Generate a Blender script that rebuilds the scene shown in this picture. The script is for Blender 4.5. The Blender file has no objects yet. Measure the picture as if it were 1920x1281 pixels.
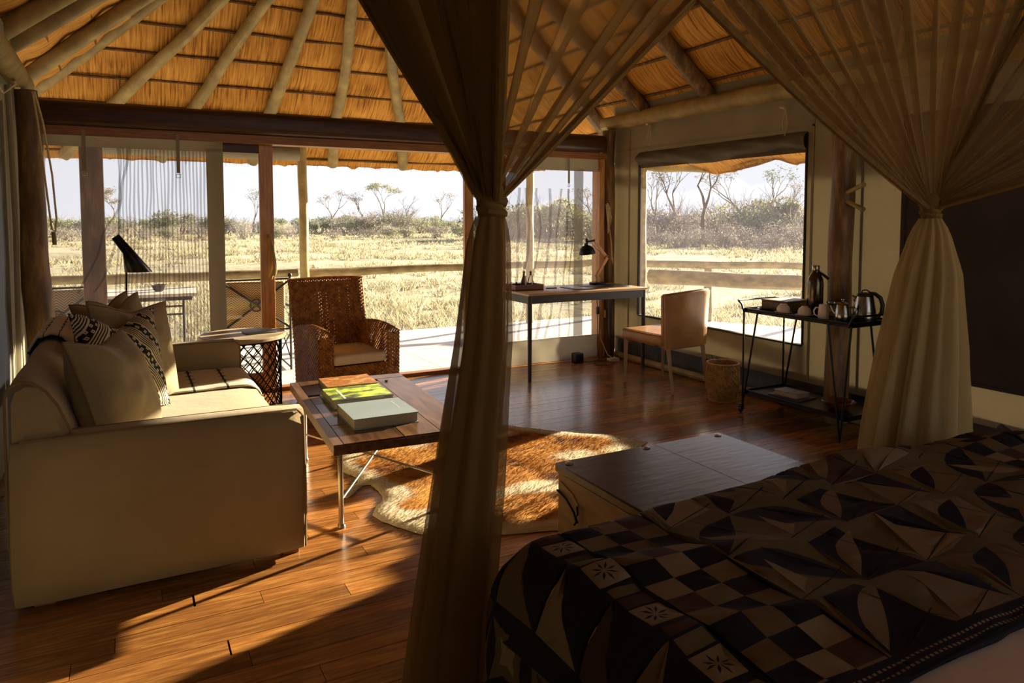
import bpy, bmesh, math, random
import numpy as np
from mathutils import Vector, Matrix, noise
from mathutils.geometry import delaunay_2d_cdt
random.seed(7); np.random.seed(7)
SC = bpy.context.scene
COL = SC.collection
R = math.radians
PI = math.pi

# ------------------------------------------------------------------ camera, sky, sun, exposure
cam = bpy.data.cameras.new('camera'); camo = bpy.data.objects.new('camera', cam); COL.objects.link(camo)
cam.sensor_width = 36.0; cam.lens = 1354.0/1920*36.0
cam.shift_y = -148.5/1920; cam.clip_end = 2000; cam.clip_start = 0.05
camo.location = (0, 0, 1.45)
camo.rotation_euler = (R(90) - math.atan(82/1354.0), 0, -R(28.15))
SC.camera = camo

w = bpy.data.worlds.new('sky'); SC.world = w; w.use_nodes = True
nt = w.node_tree; nt.nodes.clear()
out = nt.nodes.new('ShaderNodeOutputWorld'); bg = nt.nodes.new('ShaderNodeBackground')
tc = nt.nodes.new('ShaderNodeTexCoord'); sx = nt.nodes.new('ShaderNodeSeparateXYZ'); cr = nt.nodes.new('ShaderNodeValToRGB')
nt.links.new(tc.outputs['Generated'], sx.inputs[0]); nt.links.new(sx.outputs['Z'], cr.inputs[0])
cr.color_ramp.elements[0].position = 0.0; cr.color_ramp.elements[0].color = (0.86, 0.87, 0.93, 1)
cr.color_ramp.elements[1].position = 0.8; cr.color_ramp.elements[1].color = (0.68, 0.75, 0.93, 1)
e = cr.color_ramp.elements.new(0.25); e.color = (0.80, 0.83, 0.92, 1)
nt.links.new(cr.outputs[0], bg.inputs[0]); nt.links.new(bg.outputs[0], out.inputs[0])
bg.inputs[1].default_value = 0.45

sun = bpy.data.lights.new('sun', 'SUN'); sun.energy = 11.5; sun.angle = R(0.7); sun.color = (1.0, 0.85, 0.60)
suno = bpy.data.objects.new('sun', sun); COL.objects.link(suno)
SUN_AZ = (1.0, 0.305); SUN_EL = R(14.0)
sd = Vector((SUN_AZ[0], SUN_AZ[1], 0)).normalized()*math.cos(SUN_EL) + Vector((0, 0, math.sin(SUN_EL)))
suno.rotation_euler = sd.to_track_quat('Z', 'Y').to_euler()
SC.view_settings.view_transform = 'Standard'; SC.view_settings.look = 'None'
SC.view_settings.gamma = 1.0; SC.view_settings.use_curve_mapping = False
SC.view_settings.exposure = 1.45

# ------------------------------------------------------------------ helpers
def hx(s):
    s = s.lstrip('#'); v = [int(s[i:i+2], 16)/255 for i in (0, 2, 4)]
    return tuple((c/12.92 if c <= 0.04045 else ((c+0.055)/1.055)**2.4) for c in v) + (1.0,)

class NT:
    def __init__(s, name):
        s.m = bpy.data.materials.new(name); s.m.use_nodes = True; s.t = s.m.node_tree; s.t.nodes.clear()
        s.out = s.n('ShaderNodeOutputMaterial'); s.b = s.n('ShaderNodeBsdfPrincipled'); s.l(s.b, 0, s.out, 0)
    def n(s, t, **k):
        x = s.t.nodes.new(t)
        for a, b in k.items(): setattr(x, a, b)
        return x
    def l(s, a, ao, b, bi): s.t.links.new(a.outputs[ao], b.inputs[bi])
    def math(s, op, a, b=None, c=None):
        x = s.n('ShaderNodeMath', operation=op)
        for i, v in enumerate((a, b, c)):
            if v is None: continue
            if isinstance(v, (int, float)): x.inputs[i].default_value = v
            else: s.t.links.new(v, x.inputs[i])
        return x.outputs[0]
    def coords(s, kind='Object', scale=(1, 1, 1), rnd=False):
        t = s.n('ShaderNodeTexCoord'); o = t.outputs[kind]
        if rnd:
            oi = s.n('ShaderNodeObjectInfo'); va = s.n('ShaderNodeVectorMath', operation='SCALE'); va.inputs[0].default_value = (31.7, 17.3, 9.1)
            s.t.links.new(oi.outputs['Random'], va.inputs['Scale'])
            ad = s.n('ShaderNodeVectorMath', operation='ADD'); s.t.links.new(o, ad.inputs[0]); s.t.links.new(va.outputs[0], ad.inputs[1]); o = ad.outputs[0]
        mp = s.n('ShaderNodeMapping'); mp.inputs['Scale'].default_value = scale; s.t.links.new(o, mp.inputs[0])
        return mp.outputs[0]
    def noise(s, vec, scale, detail=4, rough=0.6):
        x = s.n('ShaderNodeTexNoise'); x.inputs['Scale'].default_value = scale; x.inputs['Detail'].default_value = detail; x.inputs['Roughness'].default_value = rough
        s.t.links.new(vec, x.inputs['Vector']); return x.outputs['Fac']
    def ramp(s, fac, stops, interp='LINEAR'):
        x = s.n('ShaderNodeValToRGB'); r = x.color_ramp; r.interpolation = interp
        r.elements[0].position = stops[0][0]; r.elements[0].color = stops[0][1]
        r.elements[1].position = stops[-1][0]; r.elements[1].color = stops[-1][1]
        for p, c in stops[1:-1]: r.elements.new(p).color = c
        s.t.links.new(fac, x.inputs[0]); return x.outputs[0]
    def bump(s, h, strength=0.3, dist=0.01):
        x = s.n('ShaderNodeBump'); x.inputs['Strength'].default_value = strength; x.inputs['Distance'].default_value = dist
        s.t.links.new(h, x.inputs['Height']); s.t.links.new(x.outputs[0], s.b.inputs['Normal'])
    def base(s, c):
        if isinstance(c, tuple): s.b.inputs['Base Color'].default_value = c
        else: s.t.links.new(c, s.b.inputs['Base Color'])

def M(name, c, rough=0.6, metal=0.0, c2=None, scale=6, stretch=(1, 1, 1), bump=0.0, bdist=0.005, kind='Object', rnd=False, val=0.0,
      detail=5, lo=0.35, hi=0.65, mid=None, sheen=0, bscale=None, coat=0, spec=None, trans=0):
    s = NT(name); c = hx(c) if isinstance(c, str) else c
    if c2 is None and not bump and not val: s.base(c)
    else:
        v = s.coords(kind, stretch, rnd); f = s.noise(v, scale, detail)
        if c2 is not None:
            st = [(lo, c)] + ([(mid[0], hx(mid[1]))] if mid else []) + [(hi, hx(c2))]
            cc = s.ramp(f, st)
        else:
            rgb = s.n('ShaderNodeRGB'); rgb.outputs[0].default_value = c; cc = rgb.outputs[0]
        if val:
            oi = s.n('ShaderNodeObjectInfo'); hs = s.n('ShaderNodeHueSaturation')
            s.t.links.new(s.math('MULTIPLY_ADD', oi.outputs['Random'], val*2, 1-val), hs.inputs['Value']); s.t.links.new(cc, hs.inputs['Color']); cc = hs.outputs[0]
        s.base(cc)
        if bump:
            fb = s.noise(v, bscale, detail) if bscale else f
            s.bump(fb, bump, bdist)
    s.b.inputs['Roughness'].default_value = rough; s.b.inputs['Metallic'].default_value = metal
    if sheen: s.b.inputs['Sheen Weight'].default_value = sheen
    if coat: s.b.inputs['Coat Weight'].default_value = coat; s.b.inputs['Coat Roughness'].default_value = 0.15
    if spec is not None: s.b.inputs['Specular IOR Level'].default_value = spec
    if trans:
        tr = s.n('ShaderNodeBsdfTranslucent'); mx = s.n('ShaderNodeMixShader'); mx.inputs[0].default_value = trans
        tr.inputs[0].default_value = c
        s.l(s.b, 0, mx, 1); s.l(tr, 0, mx, 2); s.l(mx, 0, s.out, 0)
    return s.m

def sheer(name, c, alpha, trans=0.5, weave=0, wcol=None):
    """woven see-through cloth: part of the light passes straight through, the rest meets thread"""
    s = NT(name); s.base(hx(c)); s.b.inputs['Roughness'].default_value = 0.9; s.b.inputs['Specular IOR Level'].default_value = 0.1
    tr = s.n('ShaderNodeBsdfTranslucent'); tr.inputs[0].default_value = hx(c)
    m1 = s.n('ShaderNodeMixShader'); m1.inputs[0].default_value = trans; s.l(s.b, 0, m1, 1); s.l(tr, 0, m1, 2)
    tp = s.n('ShaderNodeBsdfTransparent'); m2 = s.n('ShaderNodeMixShader'); m2.inputs[0].default_value = alpha
    if weave:
        v = s.coords('Object', (1, 1, 1)); f = s.noise(v, weave, 3)
        s.t.links.new(s.math('MULTIPLY_ADD', f, 0.35, alpha-0.17), m2.inputs[0])
    s.l(tp, 0, m2, 1); s.l(m1, 0, m2, 2); s.l(m2, 0, s.out, 0)
    return s.m

def glassy(name, c=(1, 1, 1, 1), rough=0.0):
    s = NT(name); g = s.n('ShaderNodeBsdfGlossy'); g.inputs['Roughness'].default_value = 0.02
    tp = s.n('ShaderNodeBsdfTransparent'); tp.inputs[0].default_value = c
    fr = s.n('ShaderNodeFresnel'); fr.inputs[0].default_value = 1.45
    mx = s.n('ShaderNodeMixShader'); s.l(fr, 0, mx, 0); s.l(tp, 0, mx, 1); s.l(g, 0, mx, 2); s.l(mx, 0, s.out, 0)
    return s.m

def colattr(name, rough=0.8, trans=0, bump=0, bscale=60):
    s = NT(name); a = s.n('ShaderNodeAttribute', attribute_name='Col'); s.t.links.new(a.outputs[0], s.b.inputs['Base Color'])
    s.b.inputs['Roughness'].default_value = rough; s.b.inputs['Specular IOR Level'].default_value = 0.25
    if bump:
        s.bump(s.noise(s.coords(), bscale, 4), bump, 0.01)
    if trans:
        tr = s.n('ShaderNodeBsdfTranslucent'); s.t.links.new(a.outputs[0], tr.inputs[0]); mx = s.n('ShaderNodeMixShader'); mx.inputs[0].default_value = trans
        s.l(s.b, 0, mx, 1); s.l(tr, 0, mx, 2); s.l(mx, 0, s.out, 0)
    return s.m

class MB:
    def __init__(s): s.v = []; s.f = []; s.mi = []; s.uv = None; s.cur = 0; s.cols = None
    def add(s, vs, fs):
        o = len(s.v); s.v.extend([tuple(p) for p in vs])
        for f in fs: s.f.append(tuple(i+o for i in f)); s.mi.append(s.cur)
        return o
    def box(s, x0, x1, y0, y1, z0, z1, mat=None):
        vs = [(x, y, z) for z in (z0, z1) for y in (y0, y1) for x in (x0, x1)]
        if mat: vs = [mat @ Vector(p) for p in vs]
        s.add(vs, [(0, 2, 3, 1), (4, 5, 7, 6), (0, 1, 5, 4), (2, 6, 7, 3), (0, 4, 6, 2), (1, 3, 7, 5)]); return s
    def prism(s, pts, z0, z1, mat=None):
        n = len(pts); vs = [(p[0], p[1], z0) for p in pts]+[(p[0], p[1], z1) for p in pts]
        if mat: vs = [mat @ Vector(p) for p in vs]
        s.add(vs, [tuple(range(n-1, -1, -1)), tuple(range(n, 2*n))]+[(i, (i+1) % n, n+(i+1) % n, n+i) for i in range(n)]); return s
    def tube(s, pts, r, n=10, cap=True, closed=False, wob=0, seed=0):
        pts = [Vector(p) for p in pts]; m = len(pts)
        rs = r if isinstance(r, (list, tuple)) else [r]*m
        T = []
        for i in range(m):
            if closed: d = pts[(i+1) % m]-pts[i-1]
            else: d = pts[min(i+1, m-1)]-pts[max(i-1, 0)]
            T.append(d.normalized() if d.length > 1e-9 else Vector((0, 0, 1)))
        up = Vector((0, 0, 1)) if abs(T[0].z) < 0.9 else Vector((1, 0, 0))
        a = T[0].cross(up).normalized(); vs = []
        for i in range(m):
            a = (a-T[i]*a.dot(T[i])); a = a.normalized() if a.length > 1e-6 else T[i].orthogonal().normalized()
            b = T[i].cross(a)
            for k in range(n):
                th = 2*PI*k/n; rr = rs[i]
                if wob: rr *= 1+wob*noise.noise(Vector((math.cos(th)*1.3+seed, math.sin(th)*1.3, i*0.35+seed*3)))
                vs.append(pts[i]+(a*math.cos(th)+b*math.sin(th))*rr)
        fs = []
        for i in range(m if closed else m-1):
            j = (i+1) % m
            for k in range(n): fs.append((i*n+k, i*n+(k+1) % n, j*n+(k+1) % n, j*n+k))
        if cap and not closed: fs += [tuple(range(n-1, -1, -1)), tuple((m-1)*n+k for k in range(n))]
        s.add(vs, fs); return s
    def rod(s, a, b, r, n=8, r2=None): return s.tube([a, b], [r, r if r2 is None else r2], n)
    def log(s, a, b, r0, r1, seed=0, n=12, seg=9, bend=0.012):
        a = Vector(a); b = Vector(b); d = b-a; pts = []; rs = []
        for i in range(seg+1):
            t = i/seg; p = a+d*t
            off = Vector((noise.noise(Vector((t*3, seed, 0))), noise.noise(Vector((t*3, seed, 5))), noise.noise(Vector((t*3, seed, 9)))))*bend*(1 if 0 < i < seg else 0)*2
            pts.append(p+off); rs.append((r0+(r1-r0)*t)*(1+0.06*noise.noise(Vector((t*6, seed, 2)))))
        return s.tube(pts, rs, n, wob=0.10, seed=seed)
    def lathe(s, prof, c=(0, 0, 0), n=28, mat=None, cap0=True, cap1=True):
        vs = []; m = len(prof)
        for r, z in prof:
            for k in range(n):
                th = 2*PI*k/n; p = Vector((c[0]+r*math.cos(th), c[1]+r*math.sin(th), c[2]+z)); vs.append(mat @ p if mat else p)
        fs = [(i*n+k, i*n+(k+1) % n, (i+1)*n+(k+1) % n, (i+1)*n+k) for i in range(m-1) for k in range(n)]
        if cap0: fs.append(tuple(range(n-1, -1, -1)))
        if cap1: fs.append(tuple((m-1)*n+k for k in range(n)))
        s.add(vs, fs); return s
    def grid(s, f, nu, nv, cu=False, cv=False, flip=False):
        a = nu if cu else nu+1; b = nv if cv else nv+1
        vs = [f(i/nu, j/nv) for j in range(b) for i in range(a)]; fs = []
        for j in range(nv):
            for i in range(nu):
                q = (j*a+i, j*a+(i+1) % a, ((j+1) % b)*a+(i+1) % a, ((j+1) % b)*a+i)
                fs.append(q[::-1] if flip else q)
        s.add(vs, fs); return s
    def rbox(s, x0, x1, y0, y1, z0, z1, r=0.03, n=4, mat=None):
        """box with rounded vertical+horizontal edges via superellipsoid-like grid of a cube sphere"""
        bm = bmesh.new(); bmesh.ops.create_cube(bm, size=1.0)
        for v in bm.verts: v.co = Vector(((x0+x1)/2+v.co.x*(x1-x0), (y0+y1)/2+v.co.y*(y1-y0), (z0+z1)/2+v.co.z*(z1-z0)))
        bmesh.ops.bevel(bm, geom=bm.edges[:], offset=r, segments=n, profile=0.5, affect='EDGES')
        vs = [mat @ v.co if mat else v.co.copy() for v in bm.verts]; bm.verts.index_update()
        fs = [tuple(v.index for v in f.verts) for f in bm.faces]; bm.free(); s.add(vs, fs); return s
    def weave(s, f, nu, nv, h=0.004, w=0.92, cu=False, twill=0):
        """over-under strands on the surface f(u,v)"""
        eps = 1e-3
        for j in range(nv):
            for i in range(nu):
                u0, u1, v0, v1 = i/nu, (i+1)/nu, j/nv, (j+1)/nv
                um, vm = (u0+u1)/2, (v0+v1)/2
                P0 = Vector(f(um, vm)); du = Vector(f(um+eps, vm))-P0; dv = Vector(f(um, vm+eps))-P0
                nn = du.cross(dv); nn = nn.normalized() if nn.length > 1e-12 else Vector((0, 0, 1))
                ph = (i+(j//1)) % 2 if not twill else ((i+j*twill) % 3 != 0)
                if ph:
                    a, b = vm+(v0-vm)*w, vm+(v1-vm)*w; k0, k1 = u0-(u1-u0)*0.08, u1+(u1-u0)*0.08
                    pts = [(k0, a, -h*.5), (k0, b, -h*.5), (um, a, h*.6), (um, b, h*.6), (k1, a, -h*.5), (k1, b, -h*.5)]
                    fs = [(0, 2, 3, 1), (2, 4, 5, 3)]
                else:
                    a, b = um+(u0-um)*w, um+(u1-um)*w; k0, k1 = v0-(v1-v0)*0.08, v1+(v1-v0)*0.08
                    pts = [(a, k0, -h*.5), (b, k0, -h*.5), (a, vm, h*.6), (b, vm, h*.6), (a, k1, -h*.5), (b, k1, -h*.5)]
                    fs = [(0, 1, 3, 2), (2, 3, 5, 4)]
                s.add([Vector(f(p[0], p[1]))+nn*p[2] for p in pts], fs)
        return s

def mesh_of(name, mb, mats, smooth=True, ang=38):
    me = bpy.data.meshes.new(name); me.from_pydata([tuple(v) for v in mb.v], [], mb.f)
    mats = mats if isinstance(mats, (list, tuple)) else [mats]
    for m in mats: me.materials.append(m)
    if len(mats) > 1: me.polygons.foreach_set('material_index', mb.mi)
    if smooth:
        me.polygons.foreach_set('use_smooth', [True]*len(me.polygons)); me.update()
        try: me.set_sharp_from_angle(angle=R(ang))
        except Exception: pass
    if mb.cols is not None:
        ca = me.color_attributes.new('Col', 'FLOAT_COLOR', 'POINT'); ca.data.foreach_set('color', np.asarray(mb.cols, dtype=np.float32).ravel())
    me.update(); return me

def obj(name, mb, mats, parent=None, bevel=0, smooth=True, label=None, kind=None, seg=2, ang=38):
    me = mb if isinstance(mb, bpy.types.Mesh) else mesh_of(name, mb, mats, smooth, ang)
    o = bpy.data.objects.new(name, me); COL.objects.link(o)
    if parent is not None: o.parent = parent
    if bevel:
        b = o.modifiers.new('b', 'BEVEL'); b.width = bevel; b.segments = seg; b.limit_method = 'ANGLE'; b.angle_limit = R(35)
    if label: o['label'] = label
    if kind: o['kind'] = kind
    return o
def tag(o, label, cat, group=None):
    o['label'] = label; o['category'] = cat
    if group: o['group'] = group
    return o
def thing(name, label, cat, loc=(0, 0, 0), rz=0, group=None):
    o = bpy.data.objects.new(name, None); COL.objects.link(o); o.location = loc; o.rotation_euler = (0, 0, rz); o.empty_display_size = 0.05
    return tag(o, label, cat, group)
def struct(name, mb=None, mats=None, **k):
    if mb is None:
        o = bpy.data.objects.new(name, None); COL.objects.link(o)
    else: o = obj(name, mb, mats, **k)
    o['kind'] = 'structure'; return o
def dup(root, loc, rz=None, label=None, group=None):
    def cp(o, par):
        c = o.copy(); COL.objects.link(c)
        if par is not None: c.parent = par
        for ch in o.children: cp(ch, c)
        return c
    r = cp(root, None); r.location = loc
    if rz is not None: r.rotation_euler = (0, 0, rz)
    if label: r['label'] = label
    if group: r['group'] = group
    return r
def fb(a, b, t): return a+(b-a)*t
def N3(x, y, z=0): return noise.noise(Vector((x, y, z)))
def B(x0, x1, y0, y1, z0, z1, mat=None): return MB().box(x0, x1, y0, y1, z0, z1, mat)

# ------------------------------------------------------------------ materials
m_plank = M('floor_wood', '#7b5029', 0.27, c2='#ad7b40', mid=(0.5, '#925f2f'), scale=5, stretch=(1.2, 14, 14), rnd=True, val=0.36, bump=0.08, bdist=0.002, spec=0.6, coat=0.35)
m_deck = M('deck_wood', '#cfc8bb', 0.42, c2='#e6e0d4', scale=5, stretch=(1, 12, 12), rnd=True, val=0.08, bump=0.2)
m_sub = M('subfloor', '#1c1009', 0.9, c2='#24160d')
m_log = M('pole_wood', '#80704a', 0.55, c2='#a8945f', mid=(0.5, '#95814f'), scale=3, stretch=(2, 2, 2), bump=0.35, bdist=0.01, val=0.12, rnd=True)
m_logd = M('dark_pole_wood', '#523b22', 0.5, c2='#957545', mid=(0.5, '#6e5230'), scale=3, stretch=(5, 5, 1), bump=0.35, bdist=0.01, rnd=True)
m_beam = M('beam_wood', '#2c170c', 0.4, c2='#4a2a17', scale=4, stretch=(1, 10, 10), bump=0.15)
m_frame = M('door_wood', '#95662c', 0.35, c2='#bf8843', scale=4, stretch=(14, 14, 1.2), bump=0.1, coat=0.2)
m_frameh = M('door_wood_rail', '#7a4c22', 0.4, c2='#9a6630', scale=4, stretch=(1.2, 14, 14), bump=0.1)
m_canvas = M('canvas', '#9b9380', 0.9, c2='#a8a08c', scale=3, bump=0.25, bscale=5, bdist=0.04, detail=3, spec=0.2, trans=0.3)
m_canvasl = M('left_canvas_lit', '#a9a28e', 0.9, c2='#b5ae9a', scale=3, bump=0.25, bscale=5, bdist=0.04, spec=0.2, trans=0.5)  # canvas coloured lighter to make up for missing light on the left wall
m_flapl = M('grey_flap', '#6f7070', 0.9, c2='#7d7e7c', scale=3, bump=0.25, bscale=5, bdist=0.03, spec=0.2, trans=0.45)
m_canvasd = M('dark_canvas', '#3a3536', 0.9, c2='#453f3f', scale=3, bump=0.3, bscale=6, bdist=0.03, spec=0.2)
m_canvasg = M('grey_canvas', '#5a554c', 0.9, c2='#6b6557', scale=4, bump=0.4, bscale=9, bdist=0.03, spec=0.2)
m_skirt = M('plastic_skirt', '#2e3030', 0.5, c2='#3c3e3e', scale=6, bump=0.5, bscale=8, bdist=0.03)
m_screen = sheer('insect_screen', '#b9b4bc', 0.26, 0.4)
m_screenf = sheer('insect_screen_band', '#55525f', 0.46, 0.2)  # darker see-through cloth for the wavy strips laid over the screens
m_screenw = sheer('window_screen', '#8f8b9a', 0.14, 0.3)
m_glass = glassy('pane_glass')
m_net = sheer('sheer_net', '#a88a58', 0.62, 0.42)
m_netd = sheer('sheer_net_dense', '#77603c', 0.80, 0.30)
m_netc = M('gathered_net', '#8f7548', 0.9, c2='#7c653d', scale=40, stretch=(1, 1, 0.1), trans=0.35, spec=0.1)
m_sofa = M('khaki_linen', '#927f5a', 0.9, c2='#9e8b64', scale=2.5, bump=0.3, bscale=3.5, bdist=0.03, sheen=0.15, spec=0.2)
m_pipe = M('piping_cord', '#7f6a48', 0.9, spec=0.2)
m_cush = M('cushion_linen', '#8b7c5a', 0.9, c2='#998a66', scale=3, bump=0.45, bscale=7, bdist=0.03, sheen=0.15, spec=0.2)
m_black = M('black_steel', '#131315', 0.35, metal=0.6)
m_grey = M('dark_grey_steel', '#34363a', 0.45, metal=0.2)
m_steel = M('brushed_steel', '#b8b2a6', 0.22, metal=1.0, c2='#8f8a80', scale=30, stretch=(1, 1, 0.05))
m_steelleg = M('nickel_rod', '#a8a298', 0.3, metal=1.0)
m_ceram = M('stoneware', '#e8dfd0', 0.3, c2='#ddd2c0', scale=5)
m_iron = M('patio_iron', '#2d2826', 0.6, metal=0.4)
m_rope = M('rope', '#d6c8a2', 0.9, c2='#b3a27a', scale=80)
m_dkplas = M('black_plastic', '#0d0d0e', 0.4)
m_white = M('white_plastic', '#c9c5ba', 0.5)

def thatch_mat(name, a, b, c, su=55, sv=2.2):
    s = NT(name); uv = s.n('ShaderNodeUVMap'); mp = s.n('ShaderNodeMapping'); mp.inputs['Scale'].default_value = (su, sv, 1)
    s.l(uv, 0, mp, 0); f = s.noise(mp.outputs[0], 1.0, 6, 0.65)
    mp2 = s.n('ShaderNodeMapping'); mp2.inputs['Scale'].default_value = (1.1, 1.6, 1); s.l(uv, 0, mp2, 0); g = s.noise(mp2.outputs[0], 1.5, 3)
    fg = s.math('ADD', s.math('MULTIPLY', f, 0.8), s.math('MULTIPLY', g, 0.25))
    s.base(s.ramp(fg, [(0.40, hx(a)), (0.52, hx(b)), (0.68, hx(c))])); s.b.inputs['Roughness'].default_value = 0.75
    s.b.inputs['Specular IOR Level'].default_value = 0.25
    s.bump(f, 0.9, 0.012); return s.m
m_straw = M('eave_straw', '#9a6f35', 0.85, c2='#cfa55c', scale=30)
m_thatch = thatch_mat('thatch', '#7d4f17', '#c48a3a', '#e3ad58')

# ------------------------------------------------------------------ setting: floor
FX0, FX1, FY0, FY1 = -0.65, 4.55, -2.6, 6.22
floor = struct('floor', B(FX0-0.05, FX1+0.25, FY0, FY1, -0.16, -0.022), m_sub)
row_h = 0.0965; cnt = 0; rest = MB()
unit = {}
y = 1.62
rows = []
while y < FY1-0.01: rows.append(y); y += row_h
y = 1.62-row_h
low = []
while y > FY0: low.append(y); y -= row_h
for ri, y in enumerate(rows):
    x = FX0-random.random()*0.5; y1 = min(y+row_h, FY1)
    while x < FX1:
        L = random.choice((0.8, 1.0, 1.2, 1.4)); x0 = max(x, FX0); x1 = min(x+L, FX1); x += L
        if x1-x0 < 0.04: continue
        if cnt < 300:
            k = round(x1-x0, 2)
            key = (k, y1-y < row_h-1e-4)
            if key not in unit: unit[key] = mesh_of('floor_plank', B(0, (x1-x0)-0.0022, 0, (y1-y)-0.0028, -0.022, 0), m_plank, False)
            o = bpy.data.objects.new('floor_plank', unit[key]); COL.objects.link(o); o.parent = floor; o.location = (x0, y, random.uniform(-0.0012, 0)); cnt += 1
        else: rest.box(x0, x1-0.003, y, y1-0.003, -0.022, 0)
for y in low:
    x = FX0-random.random()*0.6
    while x < FX1:
        L = random.choice((0.9, 1.2, 1.5)); x0 = max(x, FX0); x1 = min(x+L, FX1); x += L
        if x1-x0 > 0.04: rest.box(x0, x1-0.003, y, y+row_h-0.003, -0.022, 0)
obj('far_planks', rest, m_plank, floor, smooth=False, kind='stuff')
# threshold
trim = struct('trim_1', B(-0.3, 4.5, 6.22, 6.32, -0.02, 0.03), m_frameh, bevel=0.004)

# ------------------------------------------------------------------ deck outside
deck = struct('deck', MB().prism([(-3.5, 6.33), (4.80, 6.33), (4.80, 1.0), (8.9, 1.0), (8.6, 5.6), (7.9, 6.75), (7.2, 7.9), (6.5, 8.99), (-3.5, 8.99)], -0.14, -0.05), m_sub)
def deck_right(y): return 8.9 if y < 1 else (8.9-(y-1)*0.065 if y < 5.6 else (8.6-(y-5.6)*0.62))
y = 1.0; bo = 0.142
while y < 8.95:
    xr = deck_right(y+bo/2); xl = 4.82 if y < 6.3 else -3.5
    segs = [(xl, xr)] if y < 6.3 else [(xl, -0.4), (-0.396, 2.7), (2.704, xr)]
    for a, b in segs:
        obj('deck_board', B(a, b-0.004, y, y+bo-0.007, -0.05, -0.012), m_deck, deck, smooth=False)
    y += bo
# rail system
rail = thing('railing', 'weathered gum-pole railing along the outer edge of the deck', 'railing')
def pole(par, name, a, b, r0, r1, m, seed, **k): return obj(name, MB().log(a, b, r0, r1, seed, **k), m, par)
m_rail = M('rail_wood', '#75683f', 0.6, c2='#a3936a', mid=(0.5, '#8c7c52'), scale=3, stretch=(2, 2, 4), bump=0.3, bdist=0.01, rnd=True)
for i, (a, b) in enumerate((((-3.4, 8.9), (-0.3, 8.9)), ((-0.2, 8.9), (1.82, 8.9)), ((1.95, 8.9), (4.9, 8.9)), ((4.95, 8.9), (6.35, 8.75)), ((6.4, 8.7), (8.15, 6.72)), ((8.15, 6.7), (8.6, 3.0)))):
    pole(rail, 'rail', (a[0], a[1], 0.79), (b[0], b[1], 0.80), 0.055, 0.048, m_rail, i+3)
for i, (x, y) in enumerate(((-2.2, 8.93), (6.38, 8.75), (7.3, 7.72), (8.15, 6.75))):
    pole(rail, 'rail_post', (x, y, -0.7), (x, y, 0.8), 0.06, 0.055, m_rail, i+20)
rail2 = thing('short_railing', 'thick pale railing close outside the right-hand window', 'railing')
pole(rail2, 'rail', (5.2, 6.42, 0.80), (6.35, 4.42, 0.80), 0.085, 0.075, m_rail, 41)
pole(rail2, 'rail_post', (6.38, 4.36, -0.05), (6.38, 4.36, 0.95), 0.07, 0.065, m_rail, 44)
vp = tag(obj('veranda_post', MB().log((1.88, 8.78, -0.05), (1.88, 8.78, 2.47), 0.055, 0.055, 5, seg=14), m_log), 'slim round pole holding the veranda thatch behind the wicker chair', 'post')
tag(obj('veranda_post', MB().log((4.98, 8.78, -0.05), (4.98, 8.78, 2.16), 0.055, 0.052, 8), m_log), 'veranda pole seen through the screen beside the left bed curtain', 'post')
tag(obj('veranda_post', MB().log((5.12, 6.5, -0.05), (5.12, 6.5, 2.05), 0.068, 0.062, 9), m_rail), 'pale veranda pole just outside the left edge of the right window', 'post')
tag(obj('squared_post', B(-0.30, -0.14, 6.50, 6.62, -0.05, 2.08), m_logd, bevel=0.008), 'dark squared post outside the left screen, left of the floor lamp', 'post')
tag(obj('rolled_blind', MB().tube([(-0.25, 8.6, 2.20), (1.80, 8.6, 2.20)], 0.085, 16).box(-0.25, 1.80, 8.55, 8.565, 2.2, 2.45), m_canvas), 'grey canvas blind rolled up under the veranda eave', 'blind')

# ------------------------------------------------------------------ roof (thatch planes, battens, rafters)
AX, AY, AZ = 1.95, 6.1, 4.7
SB, SL, SR = 0.8, 0.74, 0.8
EB = 3.2
ceil = struct('ceiling')
def uvmesh(name, f, nu, nv, mat, par, uvf):
    g = MB().grid(f, nu, nv); me = mesh_of(name, g, mat, True, 180)
    uv = me.uv_layers.new(name='UVMap'); co = np.empty(len(me.vertices)*3); me.vertices.foreach_get('co', co); co = co.reshape(-1, 3)
    li = np.empty(len(me.loops), dtype=np.int32); me.loops.foreach_get('vertex_index', li)
    u = uvf(co[li]); uv.data.foreach_set('uv', u.astype(np.float32).ravel())
    return obj(name, me, None, par)
def bulge(a): return 0.035*abs(math.sin(PI*(a-0.03)/0.28))
rl_ = SL/SB
def hipL(yy): return AX-(yy-AY)/rl_*1.0     # hip line in plan, left
def f_back(u, v):
    a = EB*(1-v)*1.0; xl = AX-a*SB/SL; xr = AX+a
    x = fb(xl, xr, u); b = bulge(a)+0.02*N3(x*1.5, a*2)
    rag = (0.03*N3(x*7, 1)+0.02*N3(x*25, 3)) if v == 0 else 0
    return (x, AY+a+rag, AZ-SB*a-b-rag)
def f_left(u, v):
    a = 3.45*(1-v); y1 = AY+a*SL/SB*0.999; yy = fb(-3.2, y1, u); b = bulge(a*0.97)+0.02*N3(yy*1.5, a*2, 7)
    return (AX-a, yy, AZ-SL*a-b)
def eave_x(yy):
    K = ((6.05, 3.2), (5.85, 3.36), (5.65, 3.46), (5.35, 3.45), (5.02, 3.41), (4.80, 3.37), (4.72, 3.36), (4.62, 3.43), (4.43, 3.42), (-4, 3.40))
    if yy >= K[0][0]: return 3.2
    for (ya, xa), (yb, xb) in zip(K, K[1:]):
        if yy >= yb: return fb(xb, xa, (yy-yb)/(ya-yb))
    return 3.4
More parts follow.
